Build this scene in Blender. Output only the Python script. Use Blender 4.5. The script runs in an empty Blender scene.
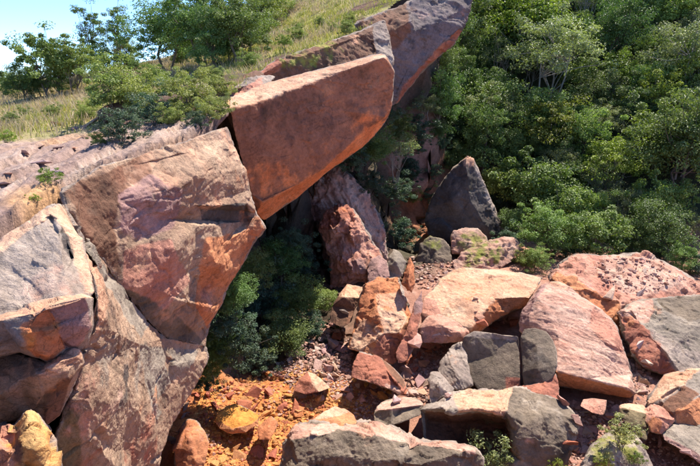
import bpy, bmesh, math, random
import numpy as np
from mathutils import Vector, Matrix, noise as mnoise
from mathutils.geometry import delaunay_2d_cdt
from mathutils.bvhtree import BVHTree

random.seed(7); RNG = np.random.default_rng(7)
scene = bpy.context.scene
COL = scene.collection
R_ = math.radians

# ------------------------------------------------------------------ camera
PITCH = R_(16.0); LENS = 28.0; FPX = 700*LENS/36.0
cd = bpy.data.cameras.new('camera'); cam = bpy.data.objects.new('camera', cd); COL.objects.link(cam)
cd.lens = LENS; cd.sensor_width = 36.0; cd.clip_start = 0.05; cd.clip_end = 3000
cam.location = (0, 0, 0); cam.rotation_euler = (math.pi/2-PITCH, 0, 0)
scene.camera = cam

# ------------------------------------------------------------------ light
SUN_DIR = Vector((0.35, 0.40, 0.85)).normalized()      # towards the sun
w = bpy.data.worlds.new("World"); scene.world = w; w.use_nodes = True
nt = w.node_tree; nt.nodes.clear()
sky = nt.nodes.new('ShaderNodeTexSky'); sky.sky_type = 'NISHITA'; sky.sun_disc = False
sky.sun_elevation = math.asin(SUN_DIR.z); sky.sun_rotation = math.atan2(SUN_DIR.x, SUN_DIR.y)
sky.air_density = 0.6; sky.dust_density = 0.0; sky.ozone_density = 7.0; sky.altitude = 2500
bg = nt.nodes.new('ShaderNodeBackground'); bg.inputs['Strength'].default_value = 0.15
out = nt.nodes.new('ShaderNodeOutputWorld')
nt.links.new(sky.outputs[0], bg.inputs['Color']); nt.links.new(bg.outputs[0], out.inputs['Surface'])
sd = bpy.data.lights.new('sun', 'SUN'); sd.energy = 3.5; sd.angle = R_(0.5); sd.color = (1.0, 0.93, 0.80)
sun = bpy.data.objects.new('sun', sd); COL.objects.link(sun)
sun.rotation_euler = (-SUN_DIR).to_track_quat('-Z', 'Y').to_euler()
vs = scene.view_settings; vs.view_transform = 'Standard'; vs.look = 'None'; vs.gamma = 1.0; vs.use_curve_mapping = False
vs.exposure = 1.56
scene.cycles.max_bounces = 7; scene.cycles.diffuse_bounces = 5; scene.cycles.transparent_max_bounces = 4

# ------------------------------------------------------------------ maths
SP, CP = math.sin(PITCH), math.cos(PITCH)
def P(px, py, Y):
    """point at world depth Y seen at photo pixel (700x466)"""
    u = (px-350)/FPX; v = (233-py)/FPX
    k = Y/(CP+v*SP)
    return (u*k, Y, (v*CP-SP)*k)
def PA(a):
    a = np.asarray(a, float); u = (a[:, 0]-350)/FPX; v = (233-a[:, 1])/FPX; k = a[:, 2]/(CP+v*SP)
    return np.stack([u*k, a[:, 2], (v*CP-SP)*k], 1)
def proj(p):
    dep = p[:, 1]*CP-p[:, 2]*SP; dep = np.where(dep < .05, .05, dep)
    up = p[:, 1]*SP+p[:, 2]*CP
    return np.stack([350+FPX*p[:, 0]/dep, 233-FPX*up/dep], 1)
def raydir(px, py):
    u = (px-350)/FPX; v = (233-py)/FPX
    return Vector((u, CP+v*SP, v*CP-SP)).normalized()
def inpoly(pts, poly):
    x, y = pts[:, 0], pts[:, 1]; ins = np.zeros(len(pts), bool); n = len(poly)
    for i in range(n):
        x1, y1 = poly[i][:2]; x2, y2 = poly[(i+1) % n][:2]
        if y1 == y2: continue
        c = ((y1 > y) != (y2 > y)) & (x < (x2-x1)*(y-y1)/(y2-y1)+x1)
        ins ^= c
    return ins

_rs = np.random.RandomState(3)
_perm = _rs.permutation(4096).astype(np.int32); _perm = np.concatenate([_perm, _perm, _perm[:8]]); _g = _rs.normal(size=(4096, 3)); _g /= np.linalg.norm(_g, axis=1)[:, None]
_gx, _gy, _gz = (np.ascontiguousarray(_g[:, k]).astype(np.float32) for k in range(3))
def _h(ix, iy, iz): return _perm[_perm[_perm[ix & 4095]+(iy & 4095)]+(iz & 4095)]
def perlin(p):
    p = np.asarray(p); fl = np.floor(p); i = fl.astype(np.int32) & 4095; f = (p-fl).astype(np.float32)
    x, y, z = np.ascontiguousarray(f[:, 0]), np.ascontiguousarray(f[:, 1]), np.ascontiguousarray(f[:, 2])
    ux, uy, uz = (t*t*t*(t*(t*6-15)+10) for t in (x, y, z))
    ix, iy, iz = (np.ascontiguousarray(i[:, k]) for k in range(3))
    def gr(h, a, b, c): return _gx[h]*a+_gy[h]*b+_gz[h]*c
    pl = []
    for dx in (0, 1):
        hx = _perm[ix+dx]; ln = []
        for dy in (0, 1):
            hy = _perm[hx+((iy+dy) & 4095)]
            a = gr(_perm[hy+iz], x-dx, y-dy, z); b = gr(_perm[hy+((iz+1) & 4095)], x-dx, y-dy, z-1); ln.append(a+(b-a)*uz)
        pl.append(ln[0]+(ln[1]-ln[0])*uy)
    return ((pl[0]+(pl[1]-pl[0])*ux)*1.5).astype(np.float64)
def fbm(p, sc, octv=4, seed=0, gain=.5):
    q = np.asarray(p)*sc+np.array([seed*17.3, seed*7.7, seed*31.1]); s = 0; a = 1; t = 0
    for o in range(octv):
        s = s+a*perlin(q); t += a; a *= gain; q = q*2.03+5.1
    return s/t
def ridged(p, sc, octv=4, seed=0): 
    q = np.asarray(p)*sc+seed*13.7; s = 0; a = 1; t = 0
    for o in range(octv):
        s = s+a*(1-np.abs(perlin(q))*1.6); t += a; a *= .5; q = q*2.1+3.3
    return s/t
def voro(p, sc, seed=0):
    q = np.asarray(p)*sc+seed*11.3; i = np.floor(q).astype(np.int64)
    d1 = np.full(len(q), 9.); d2 = d1.copy(); cell = np.zeros(len(q), np.int64); off = np.zeros((len(q), 3))
    for dx in (-1, 0, 1):
        for dy in (-1, 0, 1):
            for dz in (-1, 0, 1):
                c = i+np.array([dx, dy, dz]); h = _h(c[:, 0], c[:, 1], c[:, 2])
                fp = c+.5+_g[h]*.45
                d = np.linalg.norm(q-fp, axis=1); m = d < d1
                d2 = np.where(m, d1, np.minimum(d2, d)); d1 = np.where(m, d, d1); cell = np.where(m, h, cell)
                off[m] = (q-fp)[m]
    return d1, d2, cell, off
def sstep(a, b, x): t = np.clip((x-a)/(b-a), 0, 1); return t*t*(3-2*t)

# ------------------------------------------------------------------ mesh helpers
def mk_mesh(name, verts, faces, smooth=True):
    me = bpy.data.meshes.new(name); v = np.asarray(verts, np.float32); me.vertices.add(len(v)); me.vertices.foreach_set('co', v.ravel())
    if isinstance(faces, np.ndarray):
        n, k = faces.shape; me.loops.add(n*k); me.loops.foreach_set('vertex_index', faces.astype(np.int32).ravel())
        me.polygons.add(n); me.polygons.foreach_set('loop_start', np.arange(0, n*k, k, dtype=np.int32))
        me.update(calc_edges=True)
    else:
        me = bpy.data.meshes.new(name); me.from_pydata([tuple(x) for x in v], [], faces); me.update()
    me.polygons.foreach_set('use_smooth', np.full(len(me.polygons), smooth, bool))
    return me
def set_col(me, name, rgb):
    a = me.attributes.new(name, 'FLOAT_COLOR', 'POINT'); c = np.ones((len(me.vertices), 4), np.float32); c[:, :3] = rgb
    a.data.foreach_set('color', c.ravel())
def set_f(me, name, val):
    a = me.attributes.new(name, 'FLOAT', 'POINT'); a.data.foreach_set('value', np.asarray(val, np.float32))
def link(name, me, mat=None, parent=None):
    o = bpy.data.objects.new(name, me); COL.objects.link(o)
    if mat and me and not me.materials: me.materials.append(mat)
    if parent: o.parent = parent
    return o
def tag(o, label, cat, group=None):
    o['label'] = label; o['category'] = cat
    if group: o['group'] = group
    return o
def struct(o, kind='structure'): o['kind'] = kind; return o

# ------------------------------------------------------------------ materials
class NT:
    def __init__(s, name):
        s.m = bpy.data.materials.new(name); s.m.use_nodes = True; s.t = s.m.node_tree; s.t.nodes.clear()
        s.out = s.n('OutputMaterial')
    def n(s, t, **k):
        x = s.t.nodes.new('ShaderNode'+t)
        for a, b in k.items(): setattr(x, a, b)
        return x
    def l(s, a, b): s.t.links.new(a, b)
    def noise(s, vec, scale, det=6, rough=.6, dist=0):
        x = s.n('TexNoise'); x.inputs['Scale'].default_value = scale; x.inputs['Detail'].default_value = det
        x.inputs['Roughness'].default_value = rough; x.inputs['Distortion'].default_value = dist; s.l(vec, x.inputs['Vector']); return x.outputs['Fac']
    def ramp(s, fac, stops):
        x = s.n('ValToRGB'); e = x.color_ramp.elements
        while len(e) < len(stops): e.new(.5)
        for q, (p, c) in zip(e, stops): q.position = p; q.color = (c[0], c[1], c[2], 1) if not isinstance(c, (int, float)) else (c, c, c, 1)
        s.l(fac, x.inputs[0]); return x.outputs[0]
    def mix(s, f, a, b, mode='MIX'):
        x = s.n('MixRGB', blend_type=mode)
        for sock, v in zip(x.inputs, (f, a, b)):
            if isinstance(v, (int, float)): sock.default_value = v if sock.type == 'VALUE' else (v, v, v, 1)
            elif isinstance(v, tuple): sock.default_value = (*v, 1)
            else: s.l(v, sock)
        return x.outputs[0]
    def math(s, op, a, b=0, c=None):
        x = s.n('Math', operation=op)
        for i, v in enumerate((a, b) if c is None else (a, b, c)):
            if isinstance(v, (int, float)): x.inputs[i].default_value = v
            else: s.l(v, x.inputs[i])
        return x.outputs[0]

def rock_material(name, use_object_color=False, scale=1.0, bump=.7, rough=.86, crack=.5):
    m = NT(name); tc = m.n('TexCoord').outputs['Object']
    if use_object_color:
        oi = m.n('ObjectInfo'); base = oi.outputs['Color']
        va = m.n('VectorMath', operation='ADD'); m.l(tc, va.inputs[0]); m.l(oi.outputs['Location'], va.inputs[1]); tc = va.outputs[0]
    else:
        a = m.n('Attribute'); a.attribute_name = 'albedo'; base = a.outputs['Color']
    n1 = m.noise(tc, 2.2*scale, 8, .65, .3); n2 = m.noise(tc, 11*scale, 8, .7); n3 = m.noise(tc, 60*scale, 4, .7)
    c = m.mix(1.0, base, m.ramp(n1, [(.30, .74), (.5, 1.0), (.70, 1.2)]), 'MULTIPLY')
    c = m.mix(1.0, c, m.ramp(n2, [(.30, .66), (.48, 1.0), (.70, 1.26)]), 'MULTIPLY')
    c = m.mix(1.0, c, m.ramp(n3, [(.3, .72), (.5, 1.0), (.72, 1.22)]), 'MULTIPLY')
    # thin dark hairline joints
    vn = m.n('TexVoronoi', feature='DISTANCE_TO_EDGE'); vn.inputs['Scale'].default_value = 1.5*scale
    nz = m.n('TexNoise'); nz.inputs['Scale'].default_value = 2.5*scale; nz.inputs['Detail'].default_value = 6; m.l(tc, nz.inputs['Vector'])
    wv = m.mix(.45, tc, nz.outputs['Color'], 'ADD'); m.l(wv, vn.inputs['Vector'])
    line = m.ramp(vn.outputs['Distance'], [(.0, 1.0), (.018, 0.0)])
    patch = m.ramp(m.noise(tc, .9*scale, 3), [(.5, 0.0), (.62, 1.0)])
    vf = m.n('TexVoronoi', feature='DISTANCE_TO_EDGE'); vf.inputs['Scale'].default_value = 5.5*scale; m.l(wv, vf.inputs['Vector'])
    l2 = m.math('MULTIPLY', m.ramp(vf.outputs['Distance'], [(.0, .8), (.03, 0.0)]), m.ramp(m.noise(tc, 1.4*scale, 3), [(.5, 0.0), (.6, 1.0)]))
    lm = m.math('MULTIPLY', m.math('MAXIMUM', m.math('MULTIPLY', line, patch), l2), crack)
    c = m.mix(lm, c, (.035, .022, .018))
    # dark lichen specks
    sp = m.ramp(m.noise(tc, 26*scale, 3, .5), [(.63, 0.0), (.69, 1.0)])
    sp = m.math('MULTIPLY', sp, m.ramp(m.noise(tc, 1.3*scale, 4), [(.45, 0.0), (.65, .55)]))
    c = m.mix(sp, c, (.05, .04, .038))
    b = m.n('BsdfPrincipled'); m.l(c, b.inputs['Base Color']); b.inputs['Roughness'].default_value = rough
    b.inputs['Specular IOR Level'].default_value = .35
    hh = m.math('ADD', m.math('MULTIPLY', n2, .6), m.math('MULTIPLY', n3, .18)); hh = m.math('ADD', hh, m.math('MULTIPLY', n1, .8))
    hh = m.math('SUBTRACT', hh, m.math('MULTIPLY', lm, .3))
    bp = m.n('Bump'); bp.inputs['Strength'].default_value = bump; bp.inputs['Distance'].default_value = .10/scale; m.l(hh, bp.inputs['Height'])
    m.l(bp.outputs[0], b.inputs['Normal']); m.l(b.outputs[0], m.out.inputs[0]); return m.m
M_ROCK = rock_material('sandstone')
M_STONE = rock_material('rubble_sandstone', True, 2.0, .7, .9, .3)

def leaf_material(name, dark, light, trans=.3, rough=.52, spread=.25, tcol=(1.1, 1.25, .55)):
    m = NT(name); a = m.n('Attribute'); a.attribute_name = 'tint'; oi = m.n('ObjectInfo')
    c = m.ramp(a.outputs['Fac'], [(0, dark), (1, light)])
    hs = m.n('HueSaturation'); m.l(c, hs.inputs['Color'])
    m.l(m.math('MULTIPLY_ADD', oi.outputs['Random'], .05, .475), hs.inputs['Hue'])
    r2 = m.math('FRACT', m.math('MULTIPLY', oi.outputs['Random'], 7.31))
    m.l(m.math('MULTIPLY_ADD', r2, spread*2, 1-spread), hs.inputs['Value'])
    b = m.n('BsdfPrincipled'); m.l(hs.outputs[0], b.inputs['Base Color']); b.inputs['Roughness'].default_value = rough
    b.inputs['Specular IOR Level'].default_value = .45
    t = m.n('BsdfTranslucent'); m.l(m.mix(1.0, hs.outputs[0], tcol, 'MULTIPLY'), t.inputs['Color'])
    x = m.n('MixShader'); x.inputs[0].default_value = trans; m.l(b.outputs[0], x.inputs[1]); m.l(t.outputs[0], x.inputs[2])
    m.l(x.outputs[0], m.out.inputs[0]); return m.m
def bark_material(name, c1, c2):
    m = NT(name); tc = m.n('TexCoord').outputs['Object']; n = m.noise(tc, 9, 6, .7)
    b = m.n('BsdfPrincipled'); m.l(m.ramp(n, [(.3, c1), (.7, c2)]), b.inputs['Base Color']); b.inputs['Roughness'].default_value = .9
    bp = m.n('Bump'); bp.inputs['Strength'].default_value = .6; m.l(n, bp.inputs['Height']); m.l(bp.outputs[0], b.inputs['Normal'])
    m.l(b.outputs[0], m.out.inputs[0]); return m.m

# ------------------------------------------------------------------ rock kinds: (colour a, colour b, stain colour, stain amount, band strength)
K = {
 'pink':   ((.54, .28, .20), (.45, .19, .13), (.20, .09, .07), .25, .15),
 'pale':   ((.55, .345, .265), (.46, .24, .175), (.27, .14, .11), .25, .9),
 'cream':  ((.62, .39, .26), (.55, .28, .17), (.34, .18, .12), .2, .2),
 'orange': ((.56, .235, .11), (.48, .17, .075), (.28, .09, .04), .25, .1),
 'red':    ((.42, .155, .095), (.32, .115, .075), (.15, .05, .04), .35, .1),
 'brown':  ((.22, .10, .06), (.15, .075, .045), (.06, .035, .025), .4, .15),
 'slab':   ((.38, .16, .088), (.27, .115, .068), (.13, .065, .05), .4, .28),
 'grey':   ((.35, .28, .22), (.205, .163, .13), (.075, .062, .054), .45, .0),
 'pgrey':  ((.36, .28, .23), (.24, .18, .15), (.09, .07, .06), .5, .15),
 'dark':   ((.215, .160, .115), (.13, .095, .070), (.05, .04, .033), .4, .0),
 'purple': ((.40, .23, .20), (.29, .16, .14), (.15, .09, .085), .3, .2),
 'black':  ((.11, .088, .078), (.07, .056, .05), (.035, .03, .028), .2, 0),
 'yellow': ((.66, .27, .055), (.58, .20, .04), (.45, .17, .03), .2, 0),
 'tan':    ((.42, .28, .19), (.32, .19, .125), (.14, .095, .075), .45, .25),
 'ochre':  ((.62, .37, .15), (.52, .26, .09), (.25, .13, .07), .3, .1),
 'mauve':  ((.20, .15, .145), (.125, .095, .092), (.05, .04, .04), .45, .1),
 'fresh':  ((.74, .27, .11), (.66, .20, .07), (.42, .14, .06), .2, .0),
 'moss':   ((.30, .28, .05), (.17, .18, .035), (.05, .06, .02), .3, 0),
 'olive':  ((.20, .145, .075), (.13, .095, .05), (.05, .04, .025), .4, .1),
}
KN = list(K); KI = {k: i for i, k in enumerate(KN)}
def kind_colors(Pw, W, bed, seed, streak=None):
    """blend the kinds' own colours; W is N x K weights"""
    W = W**2.2; W /= np.maximum(W.sum(1), 1e-9)[:, None]
    Po = Pw
    if streak is not None:
        sv = np.asarray(streak, float); sv /= np.linalg.norm(sv); Pw = Pw-np.outer(Pw@sv, sv)*.82
    f1 = sstep(-.35, .35, fbm(Pw, .9, 5, seed)); f2 = fbm(Pw, 1.7, 5, seed+3, .6); 
    bb = (Po@np.asarray(bed))+.22*fbm(Po, .7, 3, seed+5); bands = fbm(np.stack([bb*7, bb*0+seed, bb*0], 1), 1.0, 4, seed+1, .65)
    b2 = fbm(np.stack([bb*11, bb*0+seed*3.1, Po[:, 0]*.25], 1), 1.0, 3, seed+2, .6); thin = (1-sstep(0, .05, np.abs(b2-.12)))*sstep(-.12, .2, fbm(Po, 1.1, 3, seed+4))
    out = np.zeros((len(Pw), 3))
    for k in np.nonzero(W.max(0) > .01)[0]:
        c1, c2, c3, st, bs = K[KN[k]]
        t = np.clip(f1+bs*2.2*bands, 0, 1)[:, None]
        c = np.array(c1)*(1-t)+np.array(c2)*t
        s = (sstep(.12, .42, f2)*st*1.6).clip(0, 1)[:, None]
        c = c*(1-s)+np.array(c3)*s
        c = c*(1-(.42*thin*(bs > 0)))[:, None]
        out += c*W[:, k:k+1]
    return out

def refine(V, T, F, L):
    """split triangle edges longer than L (array per vertex); F: per-face int carried along"""
    for it in range(14):
        E = np.sort(np.concatenate([T[:, [0, 1]], T[:, [1, 2]], T[:, [2, 0]]]), 1)
        key = E[:, 0].astype(np.int64)*10000000+E[:, 1]
        uk, inv = np.unique(key, return_inverse=True); a = uk//10000000; b = uk % 10000000
        ln = np.linalg.norm(V[a]-V[b], axis=1); mk = ln > np.maximum(L[a], L[b])
        if not mk.any(): break
        mid = np.full(len(uk), -1, np.int64); mid[mk] = len(V)+np.arange(mk.sum())
        V = np.concatenate([V, (V[a[mk]]+V[b[mk]])/2]); L = np.concatenate([L, (L[a[mk]]+L[b[mk]])/2])
        n = len(T); m = np.stack([mid[inv[:n]], mid[inv[n:2*n]], mid[inv[2*n:]]], 1)
        c = (m >= 0).sum(1); out = [T[c == 0]]; fo = [F[c == 0]]
        for r in range(3):
            r1, r2 = (r+1) % 3, (r+2) % 3
            s = (c == 1) & (m[:, r] >= 0); t = T[s]; q = m[s, r]
            out += [np.stack([t[:, r], q, t[:, r2]], 1), np.stack([q, t[:, r1], t[:, r2]], 1)]; fo += [F[s]]*2
            s = (c == 2) & (m[:, r] < 0); t = T[s]; q1 = m[s, r1]; q2 = m[s, r2]
            out += [np.stack([t[:, r], t[:, r1], q1], 1), np.stack([t[:, r], q1, q2], 1), np.stack([q2, q1, t[:, r2]], 1)]; fo += [F[s]]*3
        s = c == 3; t = T[s]; q = m[s]
        out += [np.stack([t[:, 0], q[:, 0], q[:, 2]], 1), np.stack([q[:, 0], t[:, 1], q[:, 1]], 1), np.stack([q[:, 2], q[:, 1], t[:, 2]], 1), q]; fo += [F[s]]*4
        T = np.concatenate(out); F = np.concatenate(fo)
    return V, T, F
def adj(T, n):
    E = np.sort(np.concatenate([T[:, [0, 1]], T[:, [1, 2]], T[:, [2, 0]]]), 1); E = np.unique(E, axis=0)
    d = np.bincount(E.ravel(), minlength=n).astype(float); return E, np.maximum(d, 1)
def lap(X, E, d, f=.5, it=1):
    for _ in range(it):
        s = np.zeros_like(X); np.add.at(s, E[:, 0], X[E[:, 1]]); np.add.at(s, E[:, 1], X[E[:, 0]])
        dd = d[:, None] if X.ndim > 1 else d
        X = X+f*(s/dd-X)
    return X
def vnormals(V, T):
    fn = np.cross(V[T[:, 1]]-V[T[:, 0]], V[T[:, 2]]-V[T[:, 0]]); N = np.zeros_like(V)
    for k in range(3): np.add.at(N, T[:, k], fn)
    return N/np.maximum(np.linalg.norm(N, axis=1), 1e-12)[:, None]

SOLIDS = []      # (verts, tris) of the built rocks, for resting stones on them
nrock = [0]
def finish_rock(name, label, V, T, FR, kinds, default, backk, Lpx, rough, smooth, bed, group, cat, spots, strat=0., chip=1.0, fine=1.0, mat=None, crack=0., blend=2, streak=None):
    seed = nrock[0]; nrock[0] += 1
    Y = np.maximum(V[:, 1], 1.5); L = Lpx*Y/FPX
    isback = np.ones(len(V), bool); isback[T[FR > 0].ravel()] = False
    L = np.maximum(L, .021); L = np.where(isback, L*7, L)
    q0 = proj(V); L = np.where((q0[:, 0] < -12) | (q0[:, 0] > 712) | (q0[:, 1] > 480), L*4, L)
    V, T, FR = refine(V, T, FR, L)
    E, d = adj(T, len(V))
    # weights before the relief goes in
    W = np.full((len(V), len(KN)), 1e-4); fv = np.zeros(len(V), bool); fv[T[FR > 0].ravel()] = True
    W[:, KI[backk]] = 1.0; W[fv] = 1e-4; W[fv, KI[default]] = 1.0
    px = proj(V); nz2 = np.stack([fbm(V, 1.6, 4, seed+40), fbm(V, 1.6, 4, seed+41)], 1)*(9*Lpx/2.2)
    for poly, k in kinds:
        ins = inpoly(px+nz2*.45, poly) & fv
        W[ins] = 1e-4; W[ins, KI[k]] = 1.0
    for sx, sy, sY, rad, k, st in spots:
        c = np.array(P(sx, sy, sY)); sel = np.nonzero(np.linalg.norm(V-c, axis=1) < rad*2.2)[0]
        if len(sel) == 0: continue
        Q = V[sel]; r = np.linalg.norm((Q-c)*np.array([.8, .8, 1.25]), axis=1)/rad+1.0*fbm(Q, 1.2/rad, 5, seed+50, .65)
        W[sel, KI[k]] += st*(2.6 if k == 'moss' else 1.15)*(1-sstep(.25, 1.15, r))*(.35+.65*sstep(-.2, .2, fbm(Q, 5/rad**.5, 4, seed+51, .7)))
    W = lap(W, E, d, .5, blend)
    if blend > 2:
        for k in np.nonzero(W.max(0) > .05)[0]: W[:, k] *= (.25+1.5*sstep(-.3, .3, fbm(V*np.array([1, 1, .55]), 2.6, 5, seed+60+k, .65)))
    bed = np.asarray(bed, float); bed /= np.linalg.norm(bed)
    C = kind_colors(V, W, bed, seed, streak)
    # relief
    cv = ((V-lap(V, E, d, 1.0, 1))*vnormals(V, T)).sum(1); el = np.linalg.norm(V[E[:, 0]]-V[E[:, 1]], axis=1).mean(); cv = lap(sstep(.06, .3, cv/el), E, d, .5, 3)
    V = lap(V, E, d, .2, smooth)
    size = np.cbrt(np.prod(np.ptp(V[fv] if fv.any() else V, axis=0)+.2))
    N = vnormals(V, T); N = lap(N, E, d, .5, 3); N /= np.maximum(np.linalg.norm(N, axis=1), 1e-9)[:, None]
    A = rough*min(size, 2.5)
    dsp = .042*A*fbm(V, 1.1/max(size, .6)*1.6, 3, seed)+.03*A*fbm(V, 1.9, 4, seed+1)+.022*A*fbm(V, 5, 5, seed+2, .65)*fine
    Vw = V+.12*np.stack([fbm(V, 1.5, 3, seed+7), fbm(V, 1.5, 3, seed+8), fbm(V, 1.5, 3, seed+9)], 1)*2
    if chip:
        d1, d2, cell, off = voro(Vw*np.array([1, 1, 1.6]), 1.7/max(size, .5)**.5, seed)
        tl = _g[cell]; step = (off*tl).sum(1)*.5+(cell % 17-8)/17*.5
        msk = sstep(-.1, .25, fbm(V, .9, 2, seed+12))
        dsp += .075*A*chip*step*msk
        d1, d2, cell, off = voro(Vw, 4.2/max(size, .5)**.5, seed+5); step = (off*_g[cell]).sum(1)
        dsp += .034*A*chip*step*sstep(-.15, .2, fbm(V, 1.3, 2, seed+13))
    dsp -= np.clip(cv*2.2, 0, 1)*(.045*A*np.clip(fbm(V, 3.2, 4, seed+21, .6)+.12, 0, 1)*2+.02*A*(voro(Vw, 7, seed+22)[2] % 7)/7)
    if crack:
        d1, d2, cell, off = voro(Vw, .8, seed+9); dsp -= crack*(1-sstep(.0, .06, d2-d1))*sstep(-.1, .15, fbm(V, .7, 2, seed+15))
    if strat:
        b = Vw@bed; dsp += strat*(fbm(np.stack([b*4.5, b*0, b*0+seed], 1), 1, 4, 0, .7)) 
    V = V+N*dsp[:, None]
    cav = None
    me = mk_mesh(name, V, T); set_col(me, 'albedo', C)
    SOLIDS.append((V, T))
    o = link(name, me, mat or M_ROCK); tag(o, label, cat, group); return o

def rock(name, label, out, inn=(), lines=(), kinds=(), default='pink', backk='pgrey', th=1.5, Lpx=1.7, rough=1., smooth=1,
         bed=(.25, .1, 1), group=None, cat='rock', spots=(), strat=0., chip=1., fine=1., shrink=(.05, .4), crack=0., mat=None, blend=3, streak=None):
    pts = []; 
    def add(p):
        for i, q in enumerate(pts):
            if abs(q[0]-p[0]) < .6 and abs(q[1]-p[1]) < .6: return i
        pts.append(tuple(p)); return len(pts)-1
    loop = [add(p) for p in out]
    for p in inn: add(p)
    edges = []
    for ln in lines:
        fx = []
        for p in ln:
            if not any(abs(q[0]-p[0]) < .6 and abs(q[1]-p[1]) < .6 for q in out) and not inpoly(np.array([[p[0], p[1]]], float), out)[0]:
                p = min(out, key=lambda q: (q[0]-p[0])**2+(q[1]-p[1])**2)
            fx.append(p)
        idx = [add(p) for p in fx]; idx = [a for i, a in enumerate(idx) if i == 0 or a != idx[i-1]]; edges += list(zip(idx[:-1], idx[1:]))
    # CDT in image space gives the visible facets
    r = delaunay_2d_cdt([Vector((p[0], p[1])) for p in pts], edges, [loop], 1, 1e-4)
    co, _, fs, orig = r[0], r[1], r[2], r[3]; q = []
    for c, og in zip(co, orig):
        if og: q.append((c.x, c.y, pts[og[0]][2]))
        else:
            dd = np.array([(c.x-p[0])**2+(c.y-p[1])**2+1e-6 for p in pts]); ww = 1/dd**2
            q.append((c.x, c.y, float((ww*np.array([p[2] for p in pts])).sum()/ww.sum())))
    q = np.array(q); T = [tuple(f) for f in fs if len(f) == 3]
    for f in fs:
        for i in range(1, len(f)-2): T.append((f[0], f[i+1], f[i+2])) if len(f) > 3 else None
    # boundary loop
    cnt = {}
    for f in T:
        for i in range(3):
            e = (f[i], f[(i+1) % 3]); cnt[e] = cnt.get(e, 0)+1
    bd = [e for e in cnt if (e[1], e[0]) not in cnt]
    V = [tuple(x) for x in PA(q)]; FR = [1]*len(T); n0 = len(q)
    cen = q[[e[0] for e in bd]].mean(0)
    ring1 = {}; ring2 = {}; bq = []
    for a, b in bd:
        x = q[a]
        for ring, s, t in ((ring1, shrink[0], th*.45), (ring2, shrink[1], th)):
            ring[a] = n0+len(bq); bq.append((x[0]+(cen[0]-x[0])*s, x[1]+(cen[1]-x[1])*s, (x[2]*(1-s*.6)+cen[2]*s*.6)+t))
    ci = n0+len(bq); bq.append((cen[0], cen[1], cen[2]+th*1.1))
    V += [tuple(x) for x in PA(np.array(bq))]
    for a, b in bd:
        T += [(b, a, ring1[a]), (b, ring1[a], ring1[b]), (ring1[b], ring1[a], ring2[a]), (ring1[b], ring2[a], ring2[b]), (ring2[b], ring2[a], ci)]; FR += [0]*5
    V = np.array(V); T = np.array(T, np.int64); FR = np.array(FR)
    # outward orientation: front facets must face the camera
    fr = T[FR > 0]; n = np.cross(V[fr[:, 1]]-V[fr[:, 0]], V[fr[:, 2]]-V[fr[:, 0]]); 
    if (n*V[fr[:, 0]]).sum() > 0: T = T[:, ::-1]
    return finish_rock(name, label, V, T, FR, kinds, default, backk, Lpx, rough, smooth, bed, group, cat, spots, strat, chip, fine, mat, crack, blend, streak)
# ================================================================== TERRAIN
def tps_fit(xy, z, lam=1e-3):
    n = len(xy); d = np.linalg.norm(xy[:, None]-xy[None], axis=2); Km = np.where(d > 0, d*d*np.log(d+1e-9), 0)+lam*np.eye(n)
    Pm = np.concatenate([np.ones((n, 1)), xy], 1); A = np.zeros((n+3, n+3)); A[:n, :n] = Km; A[:n, n:] = Pm; A[n:, :n] = Pm.T
    s = np.linalg.solve(A, np.concatenate([z, np.zeros(3)])); return xy, s
def tps_eval(fit, q):
    xy, s = fit; o = np.zeros(len(q))
    for i in range(0, len(q), 20000):
        d = np.linalg.norm(q[i:i+20000, None]-xy[None], axis=2); o[i:i+20000] = np.where(d > 0, d*d*np.log(d+1e-9), 0)@s[:len(xy)]
    return o+s[len(xy)]+q@s[len(xy)+1:]
plat_px = [(0,240,5.5),(64,203,6.2),(0,180,8),(30,150,10.5),(0,130,14),(0,106,24),(60,96,25),(62,192,7),(100,167,7.8),(140,155,8.8),(185,141,9.9),(230,126,11.2),
 (100,130,12.5),(160,104,17),(228,99,15),(195,80,23),(258,75,19),(327,46,22.5),(385,22,25),(408,3,27),(130,66,38),(230,48,40),(180,60,39),(300,12,40),(350,0,36),(280,45,27),(440,-40,36),(0,100,40),(60,88,40),(268,4,46),(300,-18,46),(235,30,47),(330,-25,44)]
pp = PA(np.array(plat_px)); extra = np.array([(-60,60,-3.5),(-60,10,-7),(-25,-10,-3),(0,-12,-1.7),(0,0,-1.65),(10,-10,-1.7),(12,60,13),(-30,95,-2),(15,95,14),(-90,95,-5),(-10,80,6)], float)
ctl = np.concatenate([pp, extra]); FIT_P = tps_fit(ctl[:, :2], ctl[:, 2], .02)
val = np.array([(-3,10,-8.3),(-1,10,-8.3),(-1,13,-8.3),(-.6,17,-8.5),(0,21,-8.5),(6,28,-8.6),(2.5,10.5,-9.3),(5.5,10.5,-9.1),(-4,14,-8.6),(8,14,-8.6),(9,20,-8.4),(3,15,-8.5),(-2,24,-9),(14,22,-8.5),(0,2,-9.5),(20,10,-9),(-20,40,-9),(4,36,-8.2),(-3,8,-8.2)], float)
FIT_V = tps_fit(val[:, :2], val[:, 2], .5)
CURVE = np.array([(60,-40),(6,-6),(3.5,-1.5),(1.6,.7),(-2.6,1.2),(-3.9,3.2),(-4.0,5.5),(-3.95,7),(-3.75,8.5),(-3.05,11),(-2.75,12.5),(-2.95,14.2),(-3.35,15.5),(-2.95,17.2),(-3.2,19.5),(-1.1,22.8),(1.2,25.4),(2.6,28.4),(3.5,33),(5.5,42),(10,60),(14,140),(30,5000),(-5000,5000),(-5000,-400),(60,-60)], float)
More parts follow.
